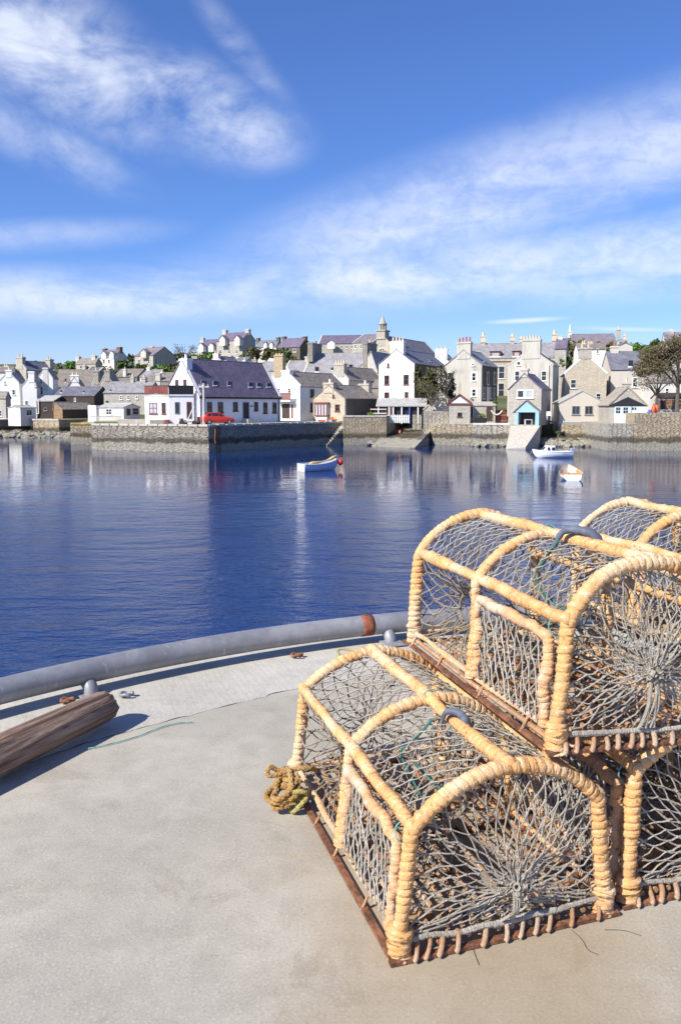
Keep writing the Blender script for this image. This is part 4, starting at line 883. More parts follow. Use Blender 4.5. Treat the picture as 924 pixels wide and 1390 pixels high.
# scattered hillside scrub read as one mass
g = np.random.default_rng(5); vv = []; 
bl = []
for i in range(260):
    x = g.uniform(-95, 110); y = g.uniform(205, 262); bl.append((x, y, terrain_z(x, y)+.3, g.uniform(1.5, 4), g.uniform(1.5, 3), g.uniform(.6, 1.3)))
v, f = leaves(bl, 17000, .42, 9, hollow=.2); me = MB(); me.v = v; me.f = f; o = me.build('hillside_scrub', M['leaf']); o['kind'] = 'stuff'
shrub(595, 551, 118, 40, 60, 'leaf_ivy', 'dark ivy clump covering the side wall of the tall white gable', 301, n=7500, size=.2, name='ivy', cat='ivy')
shrub(576, 551, 120.5, 26, 56, 'leaf_ivy', 'dark ivy against the corner of the tall white gable', 302, n=5000, size=.2, name='ivy', cat='ivy')
p = P(585, 577, 113); tree(p.x, p.y, p.z, 6.6, 2.3, 'leaf_olive', 'thin pale stemmed tree in front of the ivy wall', 11, n=520, size=.11, trunk=.4, bare=True, group=None)
p = P(605, 560, 116); tree(p.x, p.y, p.z, 6.6, 1.9, 'blossom', 'sparse twiggy tree against the left of the red potted house', 12, n=420, size=.11, trunk=.35, bare=True)
p = P(918, 562, 101); tree(p.x, p.y, p.z+.1, 9.4, 4.6, 'leaf_brown', 'big brown budding tree at the right edge with a dark trunk', 13, n=22000, size=.10, trunk=.42, bare=True, blobs=[(x, y, z, 1.5, 1.5, 1.0) for x, y, z in ((-3.6, 0, 6.6), (-2.4, .6, 7.6), (-1, -.4, 8.4), (.6, .5, 8.8), (2.2, 0, 8.2), (3.8, .4, 7.2), (-2.9, -.8, 5.6), (-1.2, 1, 6.6), (.8, -1, 7.0), (2.6, .9, 6.4), (-3.3, .8, 7.2), (4.6, 0, 6.0), (-.2, .2, 7.6), (-4.3, .2, 5.4))])
p = P(890, 556, 109); tree(p.x, p.y, p.z, 6.5, 3.0, 'blossom', 'pale blossoming tree behind the right quay wall', 14, n=1500, size=.12, trunk=.3, bare=True)
p = P(252, 497, 232); tree(p.x, p.y, p.z-1, 7.5, 3.4, 'leaf_olive', 'bare round tree on the skyline right of the stone villa', 15, n=260, size=.2, trunk=.3, bare=True)
for (px, py, d, w, hh, lab) in ((507, 565, 110, 22, 5, 'strip of bright green plants on top of the tan quay'), (651, 567, 108, 15, 6, 'green plants growing in the dark trough'), (672, 547, 111.5, 9, 4, 'small green plant on the lean to roof edge'), (757, 590, 104, 5, 5, 'tuft of green weed on the rocks by the alley'), (188, 572, 118, 8, 3, 'low green plant beside the low stone wall'), (886, 560, 98, 8, 5, 'dark green pot plant behind the right quay wall')):
    shrub(px, py, d, w, hh, 'leaf_bright', lab, int(px), n=300, size=.11, name='plant', cat='plant')
a_ = P(128, 575, 100); b_ = P(160, 575, 100)
g_ = MB().prism([(P(128, 575, 101).x, 101), (P(161, 575, 101).x, 101), (P(161, 575, 111).x, 111), (P(128, 575, 111).x, 111)], -.79, -.74).build('grass', M['grass']); g_['kind'] = 'stuff'
p_ = MB().prism([(c1[0]+.3, c1[1]+.9), (c1[0]+8, c1[1]+9.9), (c1[0]+7, c1[1]+10.6), (c1[0]-.3, c1[1]+1.7)], -.79, -.75).build('grass', M['grass']); p_['kind'] = 'stuff'
# ================================================================== QUAYSIDE THINGS
def box_thing(name, label, cat, px0, px1, py0, py1, d, dep, mat):
    p = P(px0, py0, d); q = P(px1, py1, d)
    return tag(MB().box((p.x, d, q.z), (q.x, d+dep, p.z)).build(name, M[mat], bevel=.03), label, cat)
box_thing('wall', 'low pale stone wall with piers left of the flat roofed annex', 'wall', 160, 197, 569, 578, 100, .5, 'beige_stone')
box_thing('wall', 'dark low box wall at the foot of the annex window', 'wall', 203, 222, 570, 577.5, 95.9, .4, 'grey_stone')
box_thing('planter', 'dark rectangular trough of plants on the pale quay', 'planter', 643.5, 660, 567, 576, 107.5, 1.1, 'black')
box_thing('crate', 'small brown box at the annex corner by the low dark wall', 'crate', 223, 229, 569.5, 577.5, 95.6, .7, 'red_paint')
g_ = empty('gate', P(666, 576, 111), 0, 'red brown timber double gate with curved top behind the pale quay', 'gate')
gb = MB(); p = P(666, 576, 111); q = P(688, 556, 111); wd = q.x-p.x; hh = q.z-p.z
for k in range(12):
    x = wd*k/12; z = hh*(.72+.28*math.sin(math.pi*((k+.5)%6)/6)); gb.box((x+.01, 0, 0), (x+wd/12-.01, .06, z))
gb.build('boards', M['red_paint'], g_); MB().box((0, -.05, .4), (wd, -.002, .55)).box((0, -.05, 1.2), (wd, -.002, 1.33)).build('rail', M['wood'], g_)
hp = [P(666, 557, 110), P(671, 563, 110), P(677, 562.5, 110), P(681, 557.5, 110)]; tag(MB().path(smooth_path(hp), .09, 6).build('hose', M['white_paint']), 'pale hose looped over the red brown gate', 'hose')
f_ = empty('picket_fence', P(524, 572, 110.5), 0, 'white picket fence above the dark back of the slip', 'fence')
p = P(524, 572, 110.5); q = P(554, 563, 110.5); wd = q.x-p.x; hh = q.z-p.z; fb = MB()
for k in range(11): x = wd*k/10; fb.extr([(x-.11, 0, -.2), (x+.11, 0, -.2), (x+.11, 0, hh*.9), (x, 0, hh+.05), (x-.11, 0, hh*.9)], (0, .05, 0))
fb.build('pickets', M['white_paint'], f_); MB().box((0, .052, .25), (wd, .1, .37)).box((0, .052, .65), (wd, .1, .77)).build('rail', M['white_paint'], f_)
f_ = empty('fence', P(123, 575, 108), 0, 'grey railing fence in front of the pale shed', 'fence'); p = P(123, 575, 108); q = P(165, 564.5, 108); wd = q.x-p.x; hh = q.z-p.z; fb = MB()
for k in range(34): x = wd*k/33; fb.box((x-.03, 0, 0), (x+.03, .04, hh))
fb.build('pickets', M['white_old'], f_); MB().box((0, .042, hh-.16), (wd, .1, hh-.06)).box((0, .042, .15), (wd, .1, .25)).build('rail', M['white_old'], f_)
# utility pole with cables
p = P(277.5, 578, 93.2); q = P(277.5, 520, 93.2)
pole = empty('utility_pole', p, 0, 'pale wooden utility pole standing before the white house beside the red car', 'pole')
MB().cyl((0, 0, -.1), (0, 0, q.z-p.z), .2, .14, 10).build('mast', simple('pale_pole_wood', (.45, .42, .38), .9, scale=4), pole)
cb = MB().box((-.6, -.06, q.z-p.z-.5), (.6, .06, q.z-p.z-.36))
for x in (-.5, -.15, .15, .5): cb.cyl((x, 0, q.z-p.z-.36), (x, 0, q.z-p.z-.15), .05)
cb.build('crossarm', M['white_old'], pole)
e = P(300, 540, 100)-p; wr = MB().path([(0, 0, q.z-p.z-.3), (e.x*.5, e.y*.5, (q.z-p.z-.3+e.z)*.5-.15), tuple(e)], .02, 4); e = P(268, 537.5, 96)-p; wr.path([(0, 0, q.z-p.z-.3), tuple(e)], .03, 4); wr.build('cable', M['zinc'], pole)
p = P(61, 500, 160)
# trailer with propped mast
p = P(258, 577.5, 94); tr = empty('boat_trailer', p, R(-8), 'small boat trailer with a raised drawbar parked by the annex door', 'trailer')
tb = MB().box((-1.1, -.5, .35), (1.1, .5, .5)).box((-1.1, -.5, .5), (-.95, .5, .8)).box((.9, -.5, .5), (1.05, .5, 1.0)); tb.build('bed', M['grey_stone'], tr)
MB().path([(-.3, 0, .5), (.2, 0, 1.6), (.55, 0, 2.2)], .06, 6).build('drawbar', M['white_paint'], tr)
for x, y in ((-.8, -.6), (.75, -.6), (-.8, .6), (.75, .6)): MB().cyl((x, y-.08, .3), (x, y+.08, .3), .3, n=14).build('wheel', M['black'], tr)
# ladder and orange buoy on the shaded quay face
def onquay(px, py, out=.1):
    n = Vector((c2[1]-c1[1], -(c2[0]-c1[0]), 0)).normalized(); o = Vector((c1[0], c1[1], 0)); return hit(px, py, o+n*out, n)
lad = empty('ladder', onquay(297, 614), math.atan2(c2[1]-c1[1], c2[0]-c1[0]), 'rusty iron ladder on the shaded quay face near its corner', 'ladder')
H_ = -.75-onquay(297, 614).z; lb = MB().box((-.28, -.05, -.3), (-.2, .02, H_)).box((.2, -.05, -.3), (.28, .02, H_)); lb.build('stile', simple('rusty_iron', (.20, .09, .045), .9), lad)
rb = MB(); k = -.2
while k < H_: rb.box((-.2, -.03, k), (.2, 0, k+.05)); k += .32
rb.build('rung', bpy.data.materials['rusty_iron'], lad)
p = onquay(292, 590, .35); tag(MB().path(smooth_path([p+Vector((0, 0, .7)), p+Vector((.06, 0, .2)), p+Vector((-.05, 0, -.4)), p+Vector((.03, 0, -1.0))]), [.07+.14*math.sin(i/12*math.pi) for i in range(13)][:len(smooth_path([1,2,3,4] and [p, p, p, p]))] if False else .05, 8).build('mooring_rope', simple('orange_rope_far', (.34, .15, .05), .9)), 'bundle of orange rope hanging down the shaded quay face', 'rope')
# steps up the quay
st = MB(); o0 = Vector((*c1, 0)); dd = (Vector((*c2, 0))-o0); ln = dd.length; dd.normalize(); nn = Vector((dd.y, -dd.x, 0))
b0 = (onquay(437, 590)-o0).dot(dd)
for k in range(11):
    u0 = b0+k*.42; z1 = -3.6+k*.27
    q = [o0+dd*u0+nn*.01, o0+dd*(u0+.45)+nn*.01, o0+dd*(u0+.45)+nn*1.0, o0+dd*u0+nn*1.0]; st.hexa([(v.x, v.y, -4.6) for v in q]+[(v.x, v.y, z1+.001*k) for v in q])
tag(st.build('quay_steps', M['quay_pale']), 'pale stone steps climbing the shaded quay face to the tan cottage', 'steps')
# benches, floats in front of the tan cottage
for (x0, x1, y0, y1, lab) in ((431, 442, 570, 573.5, 'red bench under the bay window of the tan cottage'), (449, 460, 566.5, 572.5, 'orange upturned dinghy stack right of the bay window')):
    p = P(x0, y1, 112.5); q = P(x1, y0, 112.5); bo = empty('bench', p, 0, lab, 'bench'); wd = q.x-p.x; hh = q.z-p.z
    MB().box((0, 0, hh*.45), (wd, .4, hh*.6)).build('seat', M['pvc'], bo, bevel=.02); MB().box((0, .38, hh*.6), (wd, .44, hh*1.1)).build('backrest', M['pvc'], bo, bevel=.02)
    for x in (.06, wd-.12): MB().box((x, .05, 0), (x+.07, .38, hh*.45)).build('leg', M['red_paint'], bo)
bpy.data.objects['bench.001']['label'] = 'orange bench with a tall back right of the bay window'
# small furniture in the boat-porch and alley, orange buoys
for (px, py, d, lab) in ((886, 560.5, 97.5, 'left of two orange buoys standing on the right quay wall'), (890, 560.5, 97.8, 'right of two orange buoys standing on the right quay wall')):
    p = P(px, py, d); b_ = empty('buoy', p, 0, lab, 'buoy', 'orange buoys on the right quay'); r_ = .24
    q = [(0, 0, 0), (0, 0, .15), (0, 0, .45), (0, 0, .8), (0, 0, 1.0)]; MB().path(q, [.12, r_, r_*1.05, r_*.8, .07], 12).build('float', M['pvc'], b_, smooth=True); MB().cyl((0, 0, .98), (0, 0, 1.12), .05).build('eye', M['black'], b_)
p = P(881.5, 560.5, 97.5); tag(MB().path([p, p+Vector((0, 0, .15)), p+Vector((0, 0, .4))], [.2, .24, .2], 10).build('drum', M['deep_blue']), 'small blue drum beside the orange buoys', 'drum')
p = P(542.5, 587, 108); tag(MB().path([p+Vector((0,0,-.2)), p+Vector((0, 0, -.05)), p+Vector((0, 0, .2)), p+Vector((0, 0, .32))], [.06, .15, .15, .05], 12).build('buoy', M['pvc'], smooth=True), 'small red buoy lying on the weedy slipway', 'buoy')
for (x0, x1, y, lab) in ((712, 722, 576.5, 'white garden table in the blue porch opening'), (742, 748, 571, 'white plastic chair in the shaded alley')):
    p = P(x0, y, 105.5); wd = P(x1, y, 105.5).x-p.x; b_ = empty('table' if 'table' in lab else 'chair', p, 0, lab, 'table' if 'table' in lab else 'chair')
    MB().box((0, 0, .62), (wd, .5, .68)).build('top' if 'table' in lab else 'seat', M['white_paint'], b_)
    for x in (.03, wd-.09):
        for y_ in (.02, .42): MB().box((x, y_, 0), (x+.06, y_+.06, .62)).build('leg', M['white_paint'], b_)
    if 'chair' in lab: MB().box((0, .44, .68), (wd, .5, 1.2)).build('backrest', M['white_paint'], b_)
# timber frame stand (net racks) beside open shed
p = P(502.5, 565, 110); rk = empty('rack', p, 0, 'red painted timber rack on the tan quay left of the white pickets', 'rack'); rb = MB()
for x in (0, .6, 1.5, 2.1): rb.box((x, 0, 0), (x+.08, .08, 1.15))
rb.build('post', M['red_paint'], rk); MB().box((0, -.02, .9), (2.2, -.001, 1.0)).box((0, -.02, .35), (2.2, -.001, .45)).build('rail', M['white_paint'], rk)
# ================================================================== CAR
def car():
    p = P(296, 576.3, 94.3); r_ = empty('car', (p.x, p.y, -.79), R(22), 'small red hatchback parked in front of the white quay house', 'car')
    red = simple('red_car_paint', (.62, .035, .02), .25, spec=.6, var=.03)
    # sections: x, z0, zbelt, ztop, half width belt, half width roof
    S = [(-1.85, .35, .72, .74, .70, .62), (-1.8, .28, .85, .9, .78, .66), (-1.62, .25, .92, 1.12, .8, .62), (-1.25, .22, .93, 1.38, .81, .6), (-.3, .22, .92, 1.42, .81, .6), (.15, .22, .9, 1.38, .81, .6), (.62, .22, .88, 1.0, .81, .66), (.9, .22, .85, .88, .8, .7), (1.5, .25, .76, .79, .78, .66), (1.78, .3, .62, .66, .72, .6), (1.85, .38, .55, .57, .66, .55)]
    vs = []; 
    for x, z0, zb, zt, w, wr in S: vs += [(x, -w*.94, z0), (x, -w, (z0+zb)/2), (x, -w*.98, zb), (x, -wr, zt), (x, wr, zt), (x, w*.98, zb), (x, w, (z0+zb)/2), (x, w*.94, z0)]
    n = 8; fs = [(i*n+j, i*n+(j+1) % n, (i+1)*n+(j+1) % n, (i+1)*n+j) for i in range(len(S)-1) for j in range(n)]+[tuple(range(8))[::-1], tuple(range(len(vs)-8, len(vs)))]
    o = MB().add(vs, fs).build('body', red, r_, smooth=False, bevel=.03)
    for s in (-1, 1):
        for (xa, xb) in ((-1.45, -.95), (-.85, -.12), (-.04, .5)):
            def pt(x, f):
                import bisect
                for a, b in zip(S[:-1], S[1:]):
                    if a[0] <= x <= b[0]: t = (x-a[0])/(b[0]-a[0]); break
                zb, zt, w, wr = [a[k]+(b[k]-a[k])*t for k in (2, 3, 4, 5)]
                return Vector((x, s*((w*.98)*(1-f)+wr*f+.012), zb*(1-f)+zt*f))
            xt = xb if xb < .4 else .28; xs_ = xa if xa > -1.4 else -1.3
            MB().extr([pt(xa, .12), pt(xb, .12), pt(xt, .85), pt(xs_, .85)], (0, -s*.02, 0)).build('side_window', M['glass'], r_)
        MB().box((1.74, s*.5-.14, .52), (1.86, s*.5+.14, .64)).build('headlight', M['white_paint'], r_)
        for x in (-1.2, 1.15):
            w_ = MB().cyl((x, s*.66, .29), (x, s*.84, .29), .29, n=18).build('wheel', M['black'], r_); MB().cyl((x, s*.83, .29), (x, s*.855, .29), .17, n=12).build('rim', M['zinc'], w_)
    MB().extr([(.2, -.56, 1.35), (.2, .56, 1.35), (.64, .62, 1.02), (.64, -.62, 1.02)], (.03, 0, .03)).build('windscreen', M['glass'], r_)
    MB().extr([(-1.3, -.56, 1.36), (-1.3, .56, 1.36), (-1.62, .6, 1.13), (-1.62, -.6, 1.13)], (-.03, 0, .03)).build('rear_window', M['glass'], r_)
car()
# ================================================================== BOATS
def hull(root, L, Bm, sheer, keel, mats, stern=.75, bowrise=.35, inner=True, bn='hull', thick=.05):
    N = 22; K = 7; V = []
    def sec(t):
        w = Bm/2*(1-max(0, (t-.35)/.65)**2.3)*(stern+(1-stern)*min(1, t/.3)) ; return max(w, .012)
    for i in range(N+1):
        t = i/N; x = -L/2+L*t; w = sec(t); zs = sheer+bowrise*t**2.4+.08*(1-t)**2; zk = keel+(sheer+bowrise-keel)*max(0, (t-.82)/.18)**2*.8
        for k in range(K):
            a = k/(K-1)*math.pi/2; V.append((x+.0, w*math.sin(a)**.75, zk+(zs-zk)*(1-math.cos(a))))
    S = len(V); V += [(x, -y, z) for x, y, z in V]
    fs = []
    for o_, rev in ((0, 0), (S, 1)):
        for i in range(N):
            for k in range(K-1):
                q = (o_+i*K+k, o_+(i+1)*K+k, o_+(i+1)*K+k+1, o_+i*K+k+1); fs.append(q[::-1] if rev else q)
    h_ = MB().add(V, fs); h_.f.append(tuple(range(K))+tuple(S+k for k in range(K-1, -1, -1)))
    o = h_.build(bn, mats, root, smooth=False)
    md = o.modifiers.new('solid', 'SOLIDIFY'); md.thickness = thick; md.offset = -1
    g = [V[i*K+K-1] for i in range(N+1)]
    rail = MB().path([(x, y, z+.01) for x, y, z in g], .035, 6).path([(x, -y, z+.01) for x, y, z in g], .035, 6)
    return o, rail, sec
wl = WATER
# cabin boat
pw = G(750, 621.5, WATER)
cb = empty('cabin_boat', (pw.x, pw.y+.5, WATER), R(188), 'white motor boat with a small cabin and an outboard moored by the pale slip', 'boat')
wm = simple('white_gelcoat', (.74, .76, .82), .25, var=.04, spec=.6)
o, rail, sec = hull(cb, 4.1, 1.65, .52, -.12, wm, bowrise=.32); rail.build('gunwale', M['lav'], cb)
dk = MB(); xs_ = [-2.0+.25*i for i in range(17)]
top = [(x, sec((x+2.05)/4.1)*.97, .42+.3*((x+2.05)/4.1)**2.4) for x in xs_]; dk.add([*top, *[(x, -y, z) for x, y, z in top]], [(i, i+1, 17+i+1, 17+i) for i in range(16)]); dk.build('deck', wm, cb)
cabv = [(-.25, .58, .5), (1.15, .42, .62), (1.15, -.42, .62), (-.25, -.58, .5), (-.15, .5, 1.2), (.62, .36, 1.22), (.62, -.36, 1.22), (-.15, -.5, 1.2)]
MB().hexa(cabv).build('cabin', wm, cb, bevel=.06)
for s in (-1, 1):
    for x0, x1 in ((-.1, .25), (.42, .66)): MB().extr([(x0, s*.575 if x0 < .3 else s*.53, .78), (x1, s*.555 if x0 < .3 else s*.49, .78), (x1-.04, s*.52 if x0 < .3 else s*.45, 1.06), (x0+.02, s*.54 if x0 < .3 else s*.47, 1.06)], (0, s*.02, 0)).build('window', M['glass'], cb)
MB().extr([(1.02, -.3, .78), (1.02, .3, .78), (.78, .28, 1.1), (.78, -.28, 1.1)], (.03, 0, .02)).build('windscreen', M['glass'], cb)
ob = MB().box((-2.3, -.13, .1), (-2.12, .13, .6)).box((-2.42, -.17, .6), (-1.98, .17, .95)); ob.build('outboard_motor', simple('outboard_blue_grey', (.28, .3, .42), .4), cb, bevel=.06)
ln = [(2.0, 0, .7), (2.6, .3, .25), (3.1, .5, -.15)]; MB().path(ln, .02, 5).build('mooring_line', simple('yellow_line', (.5, .38, .12), .8), cb)
# rowing boat seen from astern
pw = G(780, 652.5, WATER)
rb_ = empty('rowing_boat', (pw.x+.05, pw.y+1.3, WATER), R(80), 'white rowing boat with varnished inside, its transom towards the pier', 'boat')
o, rail, sec = hull(rb_, 3.1, 1.62, .36, -.1, M['white_paint'], bowrise=.58, thick=.03)
varn = simple('varnished_boat_wood', (.50, .27, .11), .45, scale=12); rail.build('gunwale', varn, rb_)
fl = MB(); xs_ = [-1.45+.225*i for i in range(14)]
tp = [(x, sec((x+1.55)/3.1)*.85, .12+.25*max(0, (x+1.55)/3.1-.4)+.5*max(0, (x+1.55)/3.1-.8)**1.0*2) for x in xs_]; fl.add([*tp, *[(x, -y, z) for x, y, z in tp]], [(i, i+1, 14+i+1, 14+i) for i in range(13)]); fl.build('floor', varn, rb_)
li = MB()
for s in (-1, 1):
    a = [(x, s*sec((x+1.55)/3.1)*.94, .35+.58*((x+1.55)/3.1)**2.4+.07*(1-(x+1.55)/3.1)**2) for x in xs_]; b = [(x, s*y*.99, z) for x, y, z in tp]; li.add([*a, *b], [(i, i+1, 14+i+1, 14+i) for i in range(13)])
li.build('lining', varn, rb_)
for x in (-1.1, -.2, .6): w_ = sec((x+1.55)/3.1)*.95; MB().box((x-.12, -w_, .34), (x+.12, w_, .38)).build('thwart', varn, rb_)
for s in (-1, 1): MB().path([(-.9, s*.25, .44), (.9, s*.15, .52)], .025, 6).build('oar', varn, rb_)
MB().cyl((1.4, 0, .7), (1.4, 0, .95), .03).build('stem_post', M['white_paint'], rb_)
# dinghy with cover and red float
pw = G(432, 640, WATER)
db = empty('dinghy', (pw.x+.1, pw.y+1.1, WATER), R(33), 'pale blue dinghy with white transom, yellow cover along its side and a red bow float', 'boat')
bl = simple('lavender_blue_hull', (.50, .56, .74), .35, var=.05)
o, rail, sec = hull(db, 3.5, 1.45, .5, -.12, bl, bowrise=.4, stern=.85); rail.build('gunwale', M['white_paint'], db)
MB().extr([(-1.78, -.58, .0), (-1.78, .58, .0), (-1.78, .6, .55), (-1.78, -.6, .55)], (.035, 0, 0)).build('transom', M['white_old'], db)
cv = [(-1.2, -.45, .62), (-.3, -.35, .68), (.6, -.25, .82), (1.2, -.12, .98), (1.55, 0, 1.15)]; MB().path(smooth_path(cv), [.10+.05*math.sin(i*.6) for i in range(len(smooth_path(cv)))], 9).build('rolled_cover', simple('yellow_tarp', (.60, .42, .18), .6), db, smooth=True)
MB().path([(1.85, -.1, .35), (1.9, -.1, .5), (1.92, -.1, .75), (1.9, -.1, .88)], [.08, .22, .22, .07], 10).build('bow_float', simple('red_float', (.6, .03, .03), .5), db, smooth=True)
f2 = [(x, sec((x+1.75)/3.5)*.85, .2) for x in [-1.6+.25*i for i in range(13)]]; MB().add([*f2, *[(x, -y, z) for x, y, z in f2]], [(i, i+1, 13+i+1, 13+i) for i in range(12)]).build('floor', M['wood'], db)
# ================================================================== THE PIER
PC = Vector((1.945, -.043)); PR = 4.912            # centre and pipe radius of the round pier head
def ring(r, a0, a1, n): return [(PC.x+r*math.sin(a), PC.y+r*math.cos(a)) for a in np.linspace(a0, a1, n)]
def conc(name, c, brushed=False):
    m, t, b, co = newmat(name, .93, spec=.25)
    n0 = t.noise(co, .9, 5, .6); n1 = t.noise(co, 9, 6, .68); n2 = t.noise(co, 130, 3, .6); n3 = t.noise(t.map(co, (1, 2.6, 1), (0, 0, R(-30))), 2.4, 6, .7)
    n5 = t.noise(co, 3.2, 7, .72, .6)
    a = t.mix(t.ramp(n0, .35, .68), tuple(x*.86 for x in c), tuple(x*1.07 for x in c)); a = t.mix(t.ramp(n5, .52, .66, 0, .28), a, tuple(min(1, x*1.25) for x in c)); a = t.mix(t.ramp(n5, .44, .34, 0, .45), a, (c[0]*.66, c[1]*.62, c[2]*.55))
    a = t.mix(t.ramp(n1, .42, .66, 0, .3), a, tuple(x*.6 for x in c))
    a = t.mix(t.ramp(n3, .52, .75, 0, .38), a, (c[0]*.72, c[1]*.66, c[2]*.52))
    a = t.mix(t.ramp(n2, .52, .7, 0, .4), a, tuple(x*.5 for x in c))
    a = t.mix(t.ramp(n2, .46, .3, 0, .35), a, tuple(min(1, x*1.5) for x in c))
    # rust bleeding out from under the creels: a stain with its own place on the slab
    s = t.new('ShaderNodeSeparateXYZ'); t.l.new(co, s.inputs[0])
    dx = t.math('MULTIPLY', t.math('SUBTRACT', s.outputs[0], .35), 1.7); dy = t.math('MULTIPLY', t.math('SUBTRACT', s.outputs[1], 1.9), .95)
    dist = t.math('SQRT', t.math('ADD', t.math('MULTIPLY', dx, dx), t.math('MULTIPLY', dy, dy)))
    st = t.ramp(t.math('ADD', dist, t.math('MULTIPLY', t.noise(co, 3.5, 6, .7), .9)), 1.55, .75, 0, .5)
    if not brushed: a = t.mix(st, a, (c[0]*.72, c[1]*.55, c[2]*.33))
    sp = t.ramp(t.noise(co, 3.1, 2, .5), .70, .74, 0, .35); a = t.mix(sp, a, (.4, .26, .12))
    t.put(b.inputs['Base Color'], a)
    h = t.math('ADD', t.math('MULTIPLY', n2, .5), n1)
    nb = t.bump(h, .22, .006)
    if brushed:
        w = t.new('ShaderNodeTexWave'); w.inputs['Scale'].default_value = 16; w.inputs['Distortion'].default_value = 5; w.inputs['Detail'].default_value = 5; w.inputs['Detail Scale'].default_value = 3
        t.l.new(t.map(co, (1, .25, 1), (0, 0, R(-58))), w.inputs['Vector']); nb = t.bump(w.outputs['Fac'], .10, .004, nb)
    t.put(b.inputs['Normal'], nb); return m
kerbm = conc('kerb_concrete', (.48, .455, .40), True); slabm = conc('slab_concrete', (.415, .385, .325))
outer = ring(PR+.17, R(-115), R(115), 90)
body = outer+[(PC.x+PR+.17, -30), (PC.x-PR-.17, -30)]
pm = MB(); n = len(body); pm.add([(x, y, -.006) for x, y in body]+[(x, y, WATER-3) for x, y in body], [tuple(range(n))[::-1]]+[(i, (i+1) % n, n+(i+1) % n, n+i) for i in range(n)])
tag(pm.build('pier', kerbm), kind='structure')
J = [(-2.75, -1.0), (-2.55, .6), (-1.75, 2.05), (-1.26, 2.86), (-1.0, 3.15), (-.66, 3.42), (-.21, 3.76), (.45, 4.12), (1.3, 4.36), (2.2, 4.40), (3.3, 4.2), (4.4, 3.65), (5.3, 2.8), (6.0, 1.6), (6.4, 0), (6.4, -1)]
jr = random.Random(3); Jr = []
for a, b in zip(J[:-1], J[1:]):
    k = max(2, int(math.dist(a, b)/.035))
    for i in range(k):
        t_ = i/k; Jr.append((a[0]+(b[0]-a[0])*t_+jr.uniform(-.006, .006), a[1]+(b[1]-a[1])*t_+jr.uniform(-.006, .006)))
sl = Jr+[(6.4, -28), (-2.75, -28)]
n = len(sl); tag(MB().add([(x, y, 0) for x, y in sl]+[(x, y, -.006+.001) for x, y in sl], [tuple(range(n))]+[(i, (i+1) % n, n+(i+1) % n, n+i) for i in range(n)]).build('pier_slab', slabm), kind='structure')
jm = MB(); wv = [.006+.006*abs(math.sin(i*.37)+.6*math.sin(i*1.3)) for i in range(len(Jr))]
vs = [(x, y, -.002) for x, y in Jr]+[(x-.6*w_, y+w_, -.0025) for (x, y), w_ in zip(Jr, wv)]; k = len(Jr)
jm.add(vs, [(i, i+1, k+i+1, k+i) for i in range(k-1)]); tag(jm.build('pier_joint', simple('dark_joint', (.05, .045, .035), .95, var=.5, scale=12)), kind='structure')
# hairline cracks by the creels
cr = MB()
for pts in ([(775, 1262), (790, 1275), (797, 1290), (812, 1296)], [(820, 1262), (845, 1262), (870, 1270)], [(640, 1275), (642, 1290), (650, 1310)]):
    w3 = [G(x, y, .0015) for x, y in pts]; w3 = smooth_path(w3, 1)
    for a, b in zip(w3[:-1], w3[1:]):
        nrm = Vector((-(b-a).y, (b-a).x, 0)).normalized()*.0009; cr.add([a-nrm, b-nrm, b+nrm, a+nrm], [(0, 1, 2, 3)])
tag(cr.build('pier_cracks', bpy.data.materials['dark_joint']), kind='structure')
# pipe rail
rail = empty('pipe_rail', (PC.x, PC.y, 0), 0, 'grey galvanised pipe kerb rail curving round the edge of the pier', 'rail')
m, t, b, co = newmat('galvanised_pipe', .55, .25, .4)
n1 = t.noise(co, 3, 6, .7); n2 = t.noise(t.map(co, (1, 1, .3)), 30, 4, .7)
a = t.mix(t.ramp(n1, .35, .7), (.22, .225, .245), (.35, .35, .37)); a = t.mix(t.ramp(n2, .58, .75, 0, .6), a, (.58, .57, .55)); a = t.mix(t.ramp(t.noise(co, 6, 4), .7, .76, 0, .6), a, (.25, .17, .11))
t.put(b.inputs['Base Color'], a); t.put(b.inputs['Roughness'], t.ramp(n1, .3, .7, .45, .65)); t.put(b.inputs['Normal'], t.bump(n2, .15, .003)); pipem = m
ZP = .096
a_e = G(502, 853, ZP); ang = math.atan2(a_e.x-PC.x, a_e.y-PC.y)
def arcp(a0, a1, n, r=PR, z=ZP): return [(r*math.sin(a), r*math.cos(a), z) for a in np.linspace(a0, a1, n)]
MB().path(arcp(R(-100), R(95), 220), .058, 20).build('pipe', pipem, rail, smooth=True)
MB().path(arcp(ang-.0065, ang+.0075, 4), .0605, 20).build('rust_band', simple('rust_band', (.23, .075, .04), .9, var=.4, scale=25), rail, smooth=True)
for aa in (G(122, 915, ZP), G(535, 853, ZP), (-2.9, .6, 0), (1.95, 5, 0), (5.2, 4.2, 0)):
    a0 = math.atan2(aa[0]-PC.x, aa[1]-PC.y); s_, c_ = math.sin(a0), math.cos(a0)
    q = [((PR-r_)*s_, (PR-r_)*c_, z_) for r_, z_ in ((.0, .055), (.03, .05), (.05, .035), (.06, .015), (.06, -.01))]
    MB().path(smooth_path(q), .034, 14).build('bracket', pipem, rail, smooth=True)
    e2 = Vector((c_, -s_, 0)); o_ = Vector(((PR-.105)*s_, (PR-.105)*c_, 0)); nn_ = Vector((s_, c_, 0))
    MB().hexa([o_-e2*.06-nn_*.045, o_+e2*.06-nn_*.045, o_+e2*.06+nn_*.07, o_-e2*.06+nn_*.07]+[v+Vector((0, 0, .010)) for v in (o_-e2*.06-nn_*.045, o_+e2*.06-nn_*.045, o_+e2*.06+nn_*.07, o_-e2*.06+nn_*.07)]).build('foot_plate', pipem, rail, bevel=.003)
